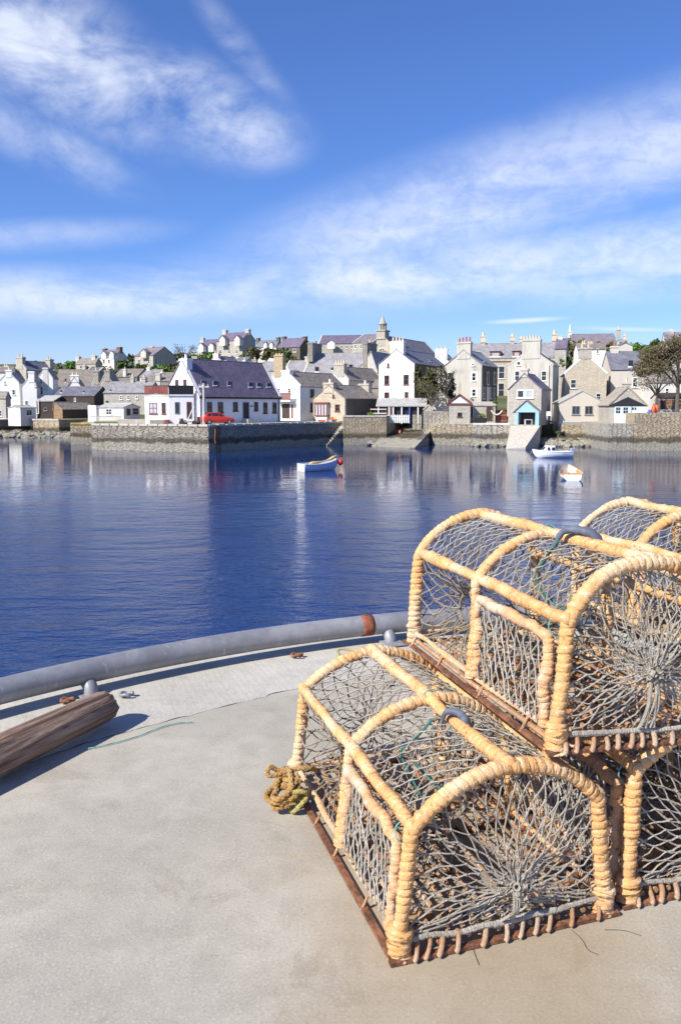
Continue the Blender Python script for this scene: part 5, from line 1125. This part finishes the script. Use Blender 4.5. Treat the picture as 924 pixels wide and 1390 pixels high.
# shackles, ring bolts
rust = simple('rust', (.19, .085, .045), .9, var=.5, scale=30, bump=.4)
for i, (px, py, lab) in enumerate(((172, 942, 'small grey steel shackle lying at the end of the timber log'), (403, 889, 'flat rusty eye bolt in the shade of the pipe rail'), (92, 950, 'dark steel ring half hidden under the pipe rail at left'))):
    p = G(px, py, .012); q = [p+Vector((.028*math.cos(a), .02*math.sin(a), .004*math.sin(3*a))) for a in np.linspace(0, 5.6, 14)]
    s_ = tag(MB().path(q, .008, 8).build('shackle' if i == 0 else 'ring_bolt', pipem if i == 0 else rust, smooth=True), lab, 'shackle' if i == 0 else 'ring bolt')
p = [G(x, y, .008+z) for x, y, z in ((461, 889, 0), (457, 883, .02), (465, 880, .03), (478, 884, .02), (486, 890, 0))]
tag(MB().path(smooth_path(p), .007, 8).build('cord', simple('dirty_yellow_cord', (.30, .26, .12), .9)), 'short stiff loop of dirty cord under the pipe rail', 'cord')
p = [G(x, y, .006) for x, y in ((120, 1016), (150, 1010), (190, 999), (215, 988), (240, 981), (262, 980))]
tag(MB().path(smooth_path(p), .0022, 6).build('twine', simple('teal_twine', (.13, .36, .33), .85, var=.4, scale=30)), 'thin teal twine lying along the concrete joint', 'twine')
# timber log
m, t, b, co = newmat('weathered_timber', .85)
gr = t.noise(t.map(co, (.9, 14, 14)), 3.0, 6, .65, .4); g2 = t.noise(t.map(co, (.6, 5, 5)), 2, 4)
a = t.mix(t.ramp(gr, .35, .68), (.12, .07, .05), (.38, .27, .20)); a = t.mix(t.ramp(g2, .55, .8, 0, .6), a, (.36, .29, .22))
t.put(b.inputs['Base Color'], a); t.put(b.inputs['Normal'], t.bump(gr, 1.0, .02)); logm = m
e1 = G(142, 958, .075); e0 = G(-4, 1024, .088); dv = (e1-e0).normalized(); st0 = e1-dv*1.7
log = empty('timber_log', (st0.x, st0.y, 0), math.atan2(dv.y, dv.x), 'weathered brown round timber lying on the pier by the pipe rail', 'timber')
N = 60; lp_ = []; rr = np.zeros((N, 26)); g = np.random.default_rng(4)
for i in range(N):
    s = i/(N-1); lp_.append((1.7*s, .012*math.sin(s*5), .092-.012*s+.004*math.sin(s*9)))
    for j in range(26):
        ph = j/26*2*math.pi; rr[i, j] = (.084-.018*s)*(1+.05*math.sin(ph*2+.8)+.035*math.sin(ph*5+s*2)+.02*math.sin(ph*9+s*7)+g.normal()*.006)-(.012*g.random() if i == N-1 else 0)
v, f = sweep(lp_, rr, 26); lg = MB(); lg.v = v.tolist(); lg.f = f; lg.build('log', logm, log, smooth=False)
# ================================================================== CREELS
def ropemat(name, base, pale, dark, pale_amt=.5):
    m, t, b, co = newmat(name, .88, spec=.2)
    n1 = t.noise(co, 14, 4, .6); n2 = t.noise(co, 45, 4, .65); n3 = t.noise(co, 5, 3, .5); n4 = t.noise(t.map(co, (1, 1, 1)), 320, 3, .6)
    a = t.mix(t.ramp(n1, .3, .7), tuple(x*.82 for x in base), tuple(min(1, x*1.1) for x in base))
    a = t.mix(t.ramp(n3, .46, .66, 0, pale_amt), a, pale)
    a = t.mix(t.ramp(n2, .56, .68, 0, .7), a, pale)
    a = t.mix(t.ramp(n2, .42, .32, 0, .65), a, dark)
    a = t.mix(t.ramp(n4, .5, .7, 0, .35), a, tuple(x*.6 for x in base))
    t.put(b.inputs['Base Color'], a)
    t.put(b.inputs['Normal'], t.bump(t.math('ADD', n4, n2), .9, .005)); return m
rope_o = ropemat('orange_rope', (.79, .44, .185), (.76, .65, .48), (.30, .13, .045), .6)
rope_p = ropemat('faded_rope', (.74, .44, .23), (.60, .58, .53), (.30, .14, .06), .55)
rope_l = ropemat('rusted_rope', (.42, .24, .13), (.56, .46, .36), (.14, .06, .03), .6)
rope_d = ropemat('rusty_rope', (.46, .26, .13), (.62, .55, .45), (.14, .06, .03), .5)
netm = ropemat('grey_netting', (.38, .345, .29), (.52, .50, .45), (.17, .11, .065), .4)
netd = ropemat('brown_netting', (.28, .23, .17), (.42, .38, .33), (.10, .06, .03), .4)
teal = bpy.data.materials['teal_twine']
weed = simple('dried_weed', (.16, .085, .035), .9, var=.6, scale=40)
def coil(mb, pts, R_=.021, pitch=.025, n=12, seed=0, hand=1, rough=.10):
    q, s = resample(pts, pitch/9); g = np.random.default_rng(seed); k = len(q)
    # gentle wander of the line itself
    w = np.stack([np.interp(s, np.linspace(0, s[-1], 9), g.normal(size=9)*.0035) for _ in range(3)], 1); q = q+w*np.minimum(1, np.minimum(s, s[-1]-s)/.05)[:, None]
    # uneven pitch
    warp = np.cumsum(np.interp(s, np.linspace(0, s[-1], max(3, int(s[-1]/.06))), .78+.5*g.random(max(3, int(s[-1]/.06)))))
    ph = np.arange(n)/n; u = warp[:, None]/9-hand*1.0*ph[None, :]
    turn = np.floor(u).astype(int); fr = u-turn; tab = g.random(4000)
    amp = .55+.75*tab[turn % 4000]; bump = np.clip(1-np.abs(2*fr-1)**3.2, 0, 1)**.7
    strand = .045*np.sin(2*np.pi*(ph[None, :]*9+s[:, None]/.0085))   # the lay of the rope across each turn
    fib = 1+rough*.38*g.normal(size=u.shape)
    fat = 1+.10*np.interp(s, np.linspace(0, s[-1], 7), g.normal(size=7))
    r = R_*(.76+.23*bump*amp+strand+.03*tab[(turn*7+(ph[None, :]*16).astype(int)) % 4000])*fib*fat[:, None]
    v, f = sweep(q, r, n); o = len(mb.v); mb.v += v.tolist(); mb.f += [tuple(i+o for i in t_) for t_ in f]
def bars(mb, A, B, r, g, n=4, sag=.0, jit=.0):
    A = np.asarray(A, float); B = np.asarray(B, float)
    if len(A) == 0: return
    k = len(A); mid = (A+B)/2+g.normal(size=(k, 3))*jit; mid[:, 2] -= sag
    d = B-A; L = np.linalg.norm(d, axis=1)[:, None]+1e-9; d = d/L
    ref = np.where(np.abs(d[:, 2:3]) > .9, np.array([[1., 0, 0]]), np.array([[0, 0, 1.]])); u = np.cross(d, ref); u /= np.linalg.norm(u, axis=1)[:, None]+1e-9; w = np.cross(d, u)
    th = np.arange(n)*2*np.pi/n; rr = r*(.75+.5*g.random(k))[:, None, None]
    rings = []
    for c, sc in ((A, 1.8), (A*.8+mid*.2, 1.0), (mid, .95), (B*.8+mid*.2, 1.0), (B, 1.8)):
        rings.append(c[:, None, :]+rr*sc*(np.cos(th)[None, :, None]*u[:, None, :]+np.sin(th)[None, :, None]*w[:, None, :]))
    V = np.stack(rings, 1).reshape(-1, 3); o = len(mb.v); mb.v += V.tolist(); m_ = 5
    for i in range(k):
        b0 = o+i*m_*n
        for a in range(m_-1):
            for j in range(n):
                jn = (j+1) % n; mb.f.append((b0+a*n+j, b0+a*n+jn, b0+(a+1)*n+jn, b0+(a+1)*n+j))
def diamond(fn, nu, nv, g, jit=.006, drop=.02):
    """zig-zag mesh over the unit square: fn(u, v) -> point"""
    A = []; B = []; nodes = {}
    def nd(i, j):
        if (i, j) not in nodes:
            u = min(1, max(0, (i+.5*(j % 2))/nu)); v = j/nv; p = np.array(fn(u, v), float)
            if 0 < j < nv and 0 < u < 1: p = p+g.normal(size=3)*jit
            nodes[(i, j)] = p
        return nodes[(i, j)]
    for j in range(nv):
        for i in range(nu+1):
            for di in ((0, 1) if j % 2 else (0, -1)):
                k = i+di
                if 0 <= k <= nu and g.random() > drop: A.append(nd(i, j)); B.append(nd(k, j+1))
    return A, B
def radial(per, c, N, rings_, g, depth, jit=.005):
    def nd(i, j):
        t_ = ((j+.5*(i % 2))/N) % 1.0; p = per(t_); s = rings_[i]; q = p*(1-s)+c*s+depth*(s**1.6)
        if i > 0: q = q+gj[i, j % N]
        return q
    gj = g.normal(size=(len(rings_), N, 3))*jit
    A = []; B = []
    for i in range(len(rings_)-1):
        for j in range(N):
            for dj in ((0, 1) if i % 2 else (0, -1)): A.append(nd(i, j)); B.append(nd(i+1, (j+dj) % N))
    return A, B
class Creel:
    def __init__(s, label, pos, yaw, tp=0, tr=0, L=.99, Lm=.49, W=.54, Hs=.33, Ha=.455, sp=.0, ins=.012, seed=0, hook=True, detail=True, zc=.14):
        g = np.random.default_rng(seed); root = empty('creel', pos, 0, label, 'creel', 'stacked lobster creels')
        # orientation: width axis, length axis with small tilts
        c_, s_ = math.cos(yaw), math.sin(yaw)
        l = Vector((-s_*math.cos(tp), c_*math.cos(tp), math.sin(tp))); w = Vector((c_*math.cos(tr), s_*math.cos(tr), math.sin(tr))); w = (w-l*w.dot(l)).normalized(); up = w.cross(l)
        root.rotation_euler = Matrix((w, l, up)).transposed().to_euler()
        def arch(y, k=26, z0=0.03):
            x0, x1 = ins, W-ins; sag = Ha-Hs; hc = (x1-x0)/2; Rr = (hc*hc+sag*sag)/(2*sag); a = math.asin(min(1, hc/Rr)); zc_ = Ha-Rr
            pts = [(-sp, y, z0), (-sp*.5+ins*.5, y, Hs*.55), (x0, y, Hs)]
            pts += [((x0+x1)/2+Rr*math.sin(t_), y, zc_+Rr*math.cos(t_)) for t_ in np.linspace(-a*.94, a*.94, k)]
            return pts+[(x1, y, Hs), (W+sp*.5-ins*.5, y, Hs*.55), (W+sp, y, z0)]
        s.arch = arch
        def arcfn(u, y, out=0.0):  # only the curved top, u in 0..1
            p = np.array(arch(y)[2:-2]); d = np.r_[0, np.cumsum(np.linalg.norm(np.diff(p, axis=0), axis=1))]; q = np.array([np.interp(u*d[-1], d, p[:, k]) for k in range(3)]); q[2] += out; return q
        ys_ = (0, Lm, L); mats = (rope_o, rope_o, rope_o)
        for k, y in enumerate(ys_):
            mb = MB(); coil(mb, arch(y), .0208 if k != 1 else .0190, .0215, 16, seed*10+k); mb.build('hoop', mats[k], root, smooth=True)
        # rails : apex, both shoulders
        for k, (x, z) in enumerate(((W/2, Ha+.004), (ins, Hs+.012), (W-ins, Hs+.012))):
            mb = MB(); coil(mb, [(x, -.015, z), (x, L*.25, z-.004), (x, Lm, z), (x, L*.75, z-.004), (x, L+.015, z)], .0186, .0225, 16, seed*10+5+k, -1); mb.build('rail', rope_o, root, smooth=True)
        # door of the left side: its own roped frame just inside the front bay
        dr = MB(); xo = -.018; d0, d1 = .045, Lm-.05
        coil(dr, [(-sp+xo*.5, d0, .05), (xo+ins*.5, d0, Hs*.6), (xo+ins, d0+.004, Hs-.055), ], .016, .023, 10, seed+51)
        coil(dr, [(xo+ins, d0, Hs-.05), (xo+ins, (d0+d1)/2, Hs-.045), (xo+ins, d1, Hs-.045)], .017, .024, 10, seed+52, -1)
        coil(dr, [(xo+ins, d1, Hs-.05), (-sp+xo*.5, d1, .05)], .016, .023, 10, seed+53)
        do = dr.build('door', rope_p, root, smooth=True)
        A, B = diamond(lambda u, v: (-sp*(1-v)+ins*v-.012, d0+(d1-d0)*u, .055+(Hs-.11)*v), 12, 7, g, .003); nb = MB(); bars(nb, A, B, .0025, g, 4, jit=.001)
        nb.build('door_netting', netm, do)
        # netting panels
        nt = MB()
        A, B = diamond(lambda u, v: arcfn(v, Lm*u+.0, -.006), 10, 16, g, .0028); bars(nt, A, B, .0021, g, 4, .003, .0015)
        A, B = diamond(lambda u, v: arcfn(v, Lm+(L-Lm)*u, -.006), 10, 16, g, .0028); bars(nt, A, B, .0021, g, 4, .003, .0015)
        nt.build('top_netting', netm, root)
        # side panels: right front plain, and the two funnel entrances of the back half
        sn = MB(); A, B = diamond(lambda u, v: (W+sp*(1-v)-ins*v, Lm*u, .05+(Hs-.05)*v), 12, 8, g, .004); bars(sn, A, B, .0022, g, 4, 0, .002); sn.build('side_netting', netm, root)
        for sx in (0, 1):
            sn = MB()
            x_ = (-sp if sx == 0 else W+sp)
            def per(t_, x_=x_, sx=sx):
                q = np.array([(x_, Lm+.02, .05), (x_, L-.02, .05), (x_+(ins if sx == 0 else -ins), L-.02, Hs), (x_+(ins if sx == 0 else -ins), Lm+.02, Hs), (x_, Lm+.02, .05)]); d = np.r_[0, np.cumsum(np.linalg.norm(np.diff(q, axis=0), axis=1))]
                return np.array([np.interp(t_*d[-1], d, q[:, k]) for k in range(3)])
            A, B = radial(per, np.array([x_, Lm+.27, Hs*.52]), 20, (0, .17, .34, .5, .64), g, np.array([.22 if sx == 0 else -.22, 0, 0]), .006); bars(sn, A, B, .0024, g, 4, .003, .002)
            cx = .0+(.115 if sx == 0 else W-.115); rg = [(cx, Lm+.27+.075*math.cos(a), Hs*.52+.06*math.sin(a)) for a in np.linspace(0, 2*math.pi, 20)]; v, f = sweep(rg, .006, 6); sn.add([tuple(q) for q in v], f); sn.build('entrance_funnel', netd, root)
        # front, middle and back nets
        def perf(y, z0=.055):
            P_ = np.array(arch(y, 20, z0)); P_ = np.vstack([P_, [(W*.66, y, z0), (W*.33, y, z0)], P_[:1]]); d = np.r_[0, np.cumsum(np.linalg.norm(np.diff(P_, axis=0), axis=1))]
            return lambda t_: np.array([np.interp(t_*d[-1], d, P_[:, k]) for k in range(3)])
        cen = np.array([W*.52, -.012, zc]); fn_ = MB()
        A, B = radial(perf(0), cen, 36, (0, .13, .26, .40, .53, .65, .76, .86, .95), g, np.array([0, -.015, 0]), .0022); bars(fn_, A, B, .0022, g, 5, .002, .0015)
        for k in range(5): # gathered tail hanging from the centre
            x0 = cen[0]+g.normal()*.006; q = [(x0, -.03, cen[2]+g.normal()*.01), (x0+g.normal()*.008, -.034, cen[2]*.6), (cen[0]+g.normal()*.016, -.016, .05)]; v, f = sweep(smooth_path(q), .0045, 5); fn_.add([tuple(p) for p in v], f)
        for k in range(14): # knot
            a_ = g.normal(size=3)*.009; b_ = g.normal(size=3)*.011; bars(fn_, [cen+a_+[0, -.02, 0]], [cen+b_+[0, -.022, 0]], .005, g, 6)
        coil(fn_, [(0, -.006, .046), (W*.3, -.008, .038), (W*.7, -.008, .040), (W, -.006, .046)], .007, .02, 8, seed+70)
        fn_.build('front_netting', netm, root)
        bn_ = MB()
        A, B = radial(perf(L), np.array([W*.48, L+.0, zc+.03]), 24, (0, .16, .32, .47, .6, .72, .83, .93), g, np.array([0, .012, 0]), .005); bars(bn_, A, B, .0022, g, 4, .002, .002); bn_.build('back_netting', netd, root)
        mn = MB(); A, B = radial(perf(Lm), np.array([W*.5, Lm, Hs*.5]), 18, (0, .2, .38, .54, .68), g, np.array([0, -.17, 0]), .008); bars(mn, A, B, .0024, g, 4, .004, .003)
        v, f = sweep([(W*.5+.08*math.cos(a), Lm-.10, Hs*.5+.06*math.sin(a)) for a in np.linspace(0, 2*math.pi, 20)], .007, 6); mn.add([tuple(q) for q in v], f); mn.build('middle_netting', netd, root)
        # base: flat steel bars, slats, lashings
        bf = MB(); e = .012; o_ = .022; hb = .010
        def bar(a, b, wd=.009):
            a, b = Vector(a), Vector(b); d_ = (b-a).normalized(); nn = Vector((-d_.y, d_.x, 0))*wd
            k = 14
            for i in range(k):
                p0 = a+(b-a)*i/k; p1 = a+(b-a)*(i+1)/k; z0 = g.normal()*.0
                bf.hexa([p0-nn, p1-nn, p1+nn, p0+nn]+[v+Vector((0, 0, hb)) for v in (p0-nn, p1-nn, p1+nn, p0+nn)])
        bar((-sp-o_-.012, -o_, .002), (W+sp+o_+.012, -o_, .002)); bar((-sp-o_, -o_+.014, .003), (-sp-o_, L+o_, .003)); bar((W+sp+o_, -o_+.014, .003), (W+sp+o_, L+o_, .003)); bar((-sp-o_-.012, L+o_, .002), (W+sp+o_+.012, L+o_, .002))
        bar((0, Lm, .004), (W, Lm, .004), .01)
        bf.build('base_frame', rust, root)
        k = int(W/.042)
        for i in range(k+1):
            x = W*i/k; q = [(x+g.normal()*.004, -o_*.3+L*t_, .022+g.normal()*.002) for t_ in (0, .25, .5, .75, 1)]
            v, f = sweep(q, .007+.002*g.random(), 6); l_ = MB(); l_.v = v.tolist(); l_.f = f; l_.build('floor_slat', rope_d, root)
        for y in (.12, .3, .62, .8): MB().box((0, y-.02, .008), (W, y+.02, .0145)).build('cross_slat', rope_d, root)
        kk = int(W/.036)
        for i in range(kk):
            x = W*(i+.2)/kk+g.normal()*.005
            if g.random() < .12: continue
            w_ = g.uniform(.012, .024)
            q = smooth_path([(x, -o_-.013, .008), (x+.004, -o_-.014, .014), (x+w_, -.014, .030+g.normal()*.003), (x+w_+.004, .002, .037), (x+w_, .010, .025)]); v, f = sweep(q, .0055+.002*g.random(), 8); l_ = MB(); l_.v = v.tolist(); l_.f = f; l_.build('lashing', rope_l, root, smooth=True)
        for i in range(4):
            y = L*(i+.6)/4+g.normal()*.03
            for x_, sg in ((-sp, -1), (W+sp, 1)):
                q = smooth_path([(x_+sg*(o_+.010), y, .006), (x_+sg*o_, y+.004, .014), (x_+sg*.004, y+.008, .05), (x_-sg*.006, y+.01, .03)]); v, f = sweep(q, .0045, 6); l_ = MB(); l_.v = v.tolist(); l_.f = f; l_.build('lashing', rope_d, root, smooth=True)
        ed = MB()
        for x_ in (-sp, W+sp): coil(ed, [(x_, 0, .05), (x_, Lm, .046), (x_, L, .05)], .009, .022, 8, seed+80)
        coil(ed, [(0, L, .05), (W, L, .05)], .009, .022, 8, seed+81)
        ed.build('edge_rope', rope_p, root)
        # foot bindings at the corners
        for x_ in (-sp, W+sp):
            for y in (0, L): fb_ = MB(); coil(fb_, [(x_, y, .004), (x_, y, .035), (x_, y, .075)], .030, .022, 12, seed+int(90+10*y)); fb_.build('foot_binding', rope_o, root, smooth=True)
        # slack netting, rusty clips and dried weed gathered inside
        ln_ = MB(); wd = MB()
        for c in range(18):
            ctr = np.array([g.uniform(.06, W-.06), g.uniform(.16, L-.12), g.uniform(.05, .12)])
            for h in range(9):
                a_ = ctr+g.normal(size=3)*[.05, .06, .022]; b_ = a_+g.normal(size=3)*[.03, .035, .016]; a_[2] = max(.035, a_[2]); b_[2] = max(.035, b_[2]); bars(ln_, [a_], [b_], .0036, g, 4, 0, .004)
        ln_.build('slack_netting', netd, root)['kind'] = 'stuff'
        for c in range(12):
            ctr = np.array([g.uniform(.04, W-.04), g.uniform(.03, L-.05), g.uniform(.035, .10)]); q = smooth_path([tuple(ctr), tuple(ctr+g.normal(size=3)*[.02, .02, .008]), tuple(ctr+g.normal(size=3)*[.035, .035, .012])], 1); v, f = sweep(q, .007+.005*g.random(), 6); wd.add([tuple(p) for p in v], f)
        wd.build('rusty_clutter', simple('rust_orange_bits', (.30, .12, .045), .85, var=.6, scale=30) if 'rust_orange_bits' not in bpy.data.materials else bpy.data.materials['rust_orange_bits'], root)['kind'] = 'stuff'
        if hook:
            yh, hs = hook; hm = MB(); q = [Vector(p) for p in ((-.075, .06, -.025), (-.062, .055, .01), (-.05, .04, .030), (-.02, .015, .034), (.01, -.012, .030), (.032, -.028, .014), (.036, -.032, -.012))]; q = smooth_path([(W/2+p.x*hs, yh+p.y*hs, Ha+.004+p.z*(.6+.4*hs)) for p in q]); v, f = sweep(q, np.array([.007+.016*min(1, (i/(len(q)-1))**1.5+.12*math.sin(i*.8)**2+g.uniform(-.09, .09)) for i in range(len(q))])*(.45+.55*hs), 12); hm.add([tuple(p) for p in v], f)
            hk = hm.build('rubber_hook', simple('blue_grey_rubber', (.10, .115, .16), .65, var=.3, scale=30) if 'blue_grey_rubber' not in bpy.data.materials else bpy.data.materials['blue_grey_rubber'], root, smooth=True)
            cm = MB()
            for (p0, p1) in (((W/2-.06, yh+.04, Ha+.0), (W*.18, yh+.0, Hs+.06)), ((W*.18, yh+.0, Hs+.06), (W*.3, yh-.09, Hs-.1)), ((W*.3, yh+.05, Hs), (W*.42, yh-.08, Hs-.06))):
                m_ = tuple((p0[k]+p1[k])/2+(g.normal()*.012 if k < 2 else -.01) for k in range(3)); v, f = sweep(smooth_path([p0, m_, p1]), .0042, 6); cm.add([tuple(p) for p in v], f)
            cm.build('cord', simple('dark_green_cord', (.04, .13, .11), .7) if 'dark_green_cord' not in bpy.data.materials else bpy.data.materials['dark_green_cord'], hk)
        # teal whippings
        for (x, y, z) in ((W/2, Lm, Ha+.004), (ins-.01, .03, Hs-.02)):
            tw = MB(); v, f = sweep([(x+.0235*math.cos(a), y+.010*(a/6-1)+.012*math.sin(a), z+.0235*math.sin(a)) for a in np.linspace(0, 7, 26)], .0019, 5); tw.add([tuple(p) for p in v], f); tw.build('whipping', teal, root)
        s.root = root
Creel('front creel on the ground nearest the camera with the coil of rope at its corner', (.158, 1.871, .0), .311, L=.995, Lm=.483, W=.555, Hs=.325, Ha=.449, sp=.014, ins=.016, seed=1, hook=(.29, .5))
Creel('upper creel with the blue grey rubber hook, standing across the two ground creels', (.547, 1.990, .470), .279, -.009, -.04, L=.995, Lm=.507, W=.50, Hs=.336, Ha=.490, seed=2, hook=(.31, .85), zc=.20)
Creel('upper creel furthest back at the right, mostly behind the hooked one', (1.292, 2.60, .462), .299, L=.915, Lm=.515, W=.535, Hs=.332, Ha=.461, seed=3, hook=False)
Creel('ground creel cut off by the right edge of the photo, beside the nearest one', (.782, 2.087, .0), .302, L=.97, Lm=.495, W=.535, Hs=.37, Ha=.466, seed=4, hook=False)
Creel('hidden ground creel carrying the furthest upper one', (1.36, 2.50, .0), .30, L=.97, Lm=.495, W=.52, Hs=.34, Ha=.446, seed=5, hook=False)
# ---- coil of rope by the nearest creel
def rope_path(mb, pts, r, tw=.028):
    q, s = resample(pts, .006); n = 9; ph = np.arange(n)/n*2*np.pi
    rr = r*(.86+.20*np.cos(3*(ph[None, :]-2*np.pi*s[:, None]/tw)))
    v, f = sweep(q, rr, n); o = len(mb.v); mb.v += v.tolist(); mb.f += [tuple(i+o for i in t_) for t_ in f]
g = np.random.default_rng(21); cp = G(384, 1088, .035)
rp = MB(); pts = []
for i in range(64):
    a = i*.42; pts.append((cp.x+(.042+.016*math.sin(i*.7))*math.cos(a)+g.normal()*.004, cp.y+(.042+.013*math.cos(i*.9))*math.sin(a)+g.normal()*.004, .016+.055*(i/64)+.028*(1+math.sin(a*1.0+.8))+g.normal()*.003))
pts = smooth_path(pts, 1); rope_path(rp, pts, .0095)
rope_path(rp, smooth_path([tuple(pts[-1]), (cp.x-.02, cp.y+.06, .11), (cp.x-.05, cp.y+.05, .14), (cp.x-.06, cp.y+.03, .10), (cp.x+.03, cp.y+.06, .12), (cp.x+.09, cp.y+.05, .13), (cp.x+.11, cp.y+.09, .10)]), .009)
tag(rp.build('rope', ropemat('tan_rope', (.42, .25, .09), (.50, .36, .18), (.22, .11, .03))), 'knotted coil of tan rope on the concrete at the back corner of the nearest creel', 'rope')
rp = MB(); pts = []
for i in range(26):
    a = i*.5+2; pts.append((cp.x+.055+.028*math.cos(a)+g.normal()*.003, cp.y-.012+.024*math.sin(a), .012+.07*(i/26)+.018*math.sin(a*1.3)+.01))
rope_path(rp, smooth_path(pts, 1), .0085); tag(rp.build('rope', ropemat('yellow_green_rope', (.42, .36, .12), (.52, .50, .28), (.20, .15, .04))), 'short end of yellow green rope tangled with the tan coil', 'rope')
# ================================================================== SKY, SUN, CAMERA
SUN_EL, SUN_AZ = R(39), R(230)     # azimuth clockwise from +y (the view direction): behind the camera on its left
sd = Vector((math.sin(SUN_AZ)*math.cos(SUN_EL), math.cos(SUN_AZ)*math.cos(SUN_EL), math.sin(SUN_EL)))
sun = bpy.data.lights.new('sun', 'SUN'); sun.energy = 4.9; sun.angle = R(.55); sun.color = (1, .94, .83)
so = bpy.data.objects.new('sun', sun); COL.objects.link(so); so.rotation_euler = sd.to_track_quat('Z', 'Y').to_euler(); so.location = (-20, -20, 30)
wd_ = bpy.data.worlds.new('World'); scene.world = wd_; wd_.use_nodes = True; t = NT(wd_.node_tree)
bg = t.n['Background']; sky = t.new('ShaderNodeTexSky'); sky.sky_type = 'NISHITA'; sky.sun_disc = False; sky.sun_elevation = SUN_EL; sky.sun_rotation = SUN_AZ
sky.altitude = 0; sky.air_density = 1.0; sky.dust_density = .35; sky.ozone_density = 3.0
dirv = t.new('ShaderNodeTexCoord').outputs['Generated']; s = t.new('ShaderNodeSeparateXYZ'); t.l.new(dirv, s.inputs[0])
az = t.math('ARCTAN2', s.outputs[0], s.outputs[1]); el = t.math('ARCSINE', s.outputs[2])
cc = t.new('ShaderNodeCombineXYZ'); t.l.new(az, cc.inputs[0]); t.l.new(el, cc.inputs[1]); ae = cc.outputs[0]
def pxdir(px, py):
    r = ray(px, py).normalized(); return math.atan2(r.x, r.y), math.asin(r.z)
wob = t.noise(ae, 5, 4, .6)
def blob(px, py, rx, ry, ang, soft=.9):
    """a bank of cloud lying at a bearing and height in the sky, radii in hundredths of a radian"""
    a0, e0 = pxdir(px, py); ca, sa = math.cos(ang), math.sin(ang)
    dx = t.math('SUBTRACT', az, a0); dy = t.math('SUBTRACT', el, e0)
    u = t.math('MULTIPLY', t.math('ADD', t.math('MULTIPLY', dx, ca), t.math('MULTIPLY', dy, sa)), 1/rx); v = t.math('MULTIPLY', t.math('SUBTRACT', t.math('MULTIPLY', dy, ca), t.math('MULTIPLY', dx, sa)), 1/ry)
    d = t.math('SQRT', t.math('ADD', t.math('MULTIPLY', u, u), t.math('MULTIPLY', v, v)))
    return t.ramp(d, 1.25, 1-soft)
def addm(*l):
    r = l[0]
    for x in l[1:]: r = t.math('MAXIMUM', r, x)
    return r
f1 = t.noise(t.map(ae, (7, 13, 1), (0, 0, R(25))), 1.0, 9, .62, .5)      # streaky fibres rising to the left
f2 = t.noise(t.map(ae, (5, 16, 1), (0, 0, R(-12)), (3, 1, 0)), 1.0, 9, .6, .35)
f3 = t.noise(t.map(ae, (16, 22, 1), (0, 0, R(20)), (7, 2, 0)), 1.0, 7, .6, .3)
ul = addm(blob(70, 70, .17, .075, R(-22), .8), t.math('MULTIPLY', blob(240, 130, .14, .05, R(-15), .8), .85), t.math('MULTIPLY', blob(320, 178, .09, .045, R(-5), .9), 1.0), t.math('MULTIPLY', blob(60, 190, .12, .035, R(-20), .9), .6), t.math('MULTIPLY', blob(330, 70, .10, .02, R(-45), .9), .35))
band = addm(blob(180, 400, .34, .036, R(2), .95), blob(560, 372, .36, .050, R(3), .95), blob(900, 345, .30, .055, R(3), .95), t.math('MULTIPLY', blob(640, 275, .36, .070, R(15), .95), .85), t.math('MULTIPLY', blob(890, 200, .22, .065, R(18), .95), .75), t.math('MULTIPLY', blob(60, 320, .16, .02, R(6), .95), .4))
cu = t.math('MULTIPLY', ul, t.ramp(t.math('ADD', t.math('MULTIPLY', f1, .65), t.math('MULTIPLY', f3, .35)), .33, .68), clamp=True)
f4 = t.noise(t.map(ae, (42, 60, 1), (0, 0, R(35))), 1.0, 5, .6, .6)
band = t.math('MULTIPLY', band, t.ramp(f4, .3, .62, .72, 1.0))
cb_ = t.math('MULTIPLY', band, t.ramp(t.math('ADD', t.math('MULTIPLY', f2, .7), t.math('MULTIPLY', f1, .3)), .30, .60, .22, 1), clamp=True)
st = t.math('MULTIPLY', t.math('MAXIMUM', blob(712, 435, .05, .0035, R(2), .9), t.math('MULTIPLY', blob(850, 447, .06, .003, R(-3), .9), .6)), .6)
rest = t.math('MULTIPLY', t.ramp(t.noise(t.map(dirv, (1.5, 1.5, 4)), 1.6, 8, .6, .3), .5, .75, 0, .3), t.ramp(t.math('ABSOLUTE', az), .5, .8))
cl = t.math('MINIMUM', t.math('ADD', t.math('ADD', t.math('MULTIPLY', cu, .88), t.math('MULTIPLY', cb_, .86)), t.math('ADD', st, t.math('ADD', rest, t.ramp(el, .15, -.02, 0, .42)))), .93)
SKYG = t.mix(1.0, sky.outputs[0], (.55, .735, 1.16), 'MULTIPLY')
col = t.mix(cl, SKYG, (6.6, 7.0, 7.9))
t.l.new(col, bg.inputs['Color']); bg.inputs['Strength'].default_value = .10
cam = bpy.data.cameras.new('camera'); cam.sensor_fit = 'VERTICAL'; cam.sensor_height = 36; cam.lens = 36*F/1390; cam.shift_y = -45/1390; cam.clip_start = .05; cam.clip_end = 6000
co_ = bpy.data.objects.new('camera', cam); COL.objects.link(co_); co_.location = CAM; co_.rotation_euler = (R(90)-TH, 0, 0); scene.camera = co_
vs_ = scene.view_settings; vs_.view_transform = 'Standard'; vs_.look = 'None'; vs_.exposure = .55; vs_.gamma = 1; vs_.use_curve_mapping = False
scene.cycles.max_bounces = 6
for o in bpy.data.objects:
    pass
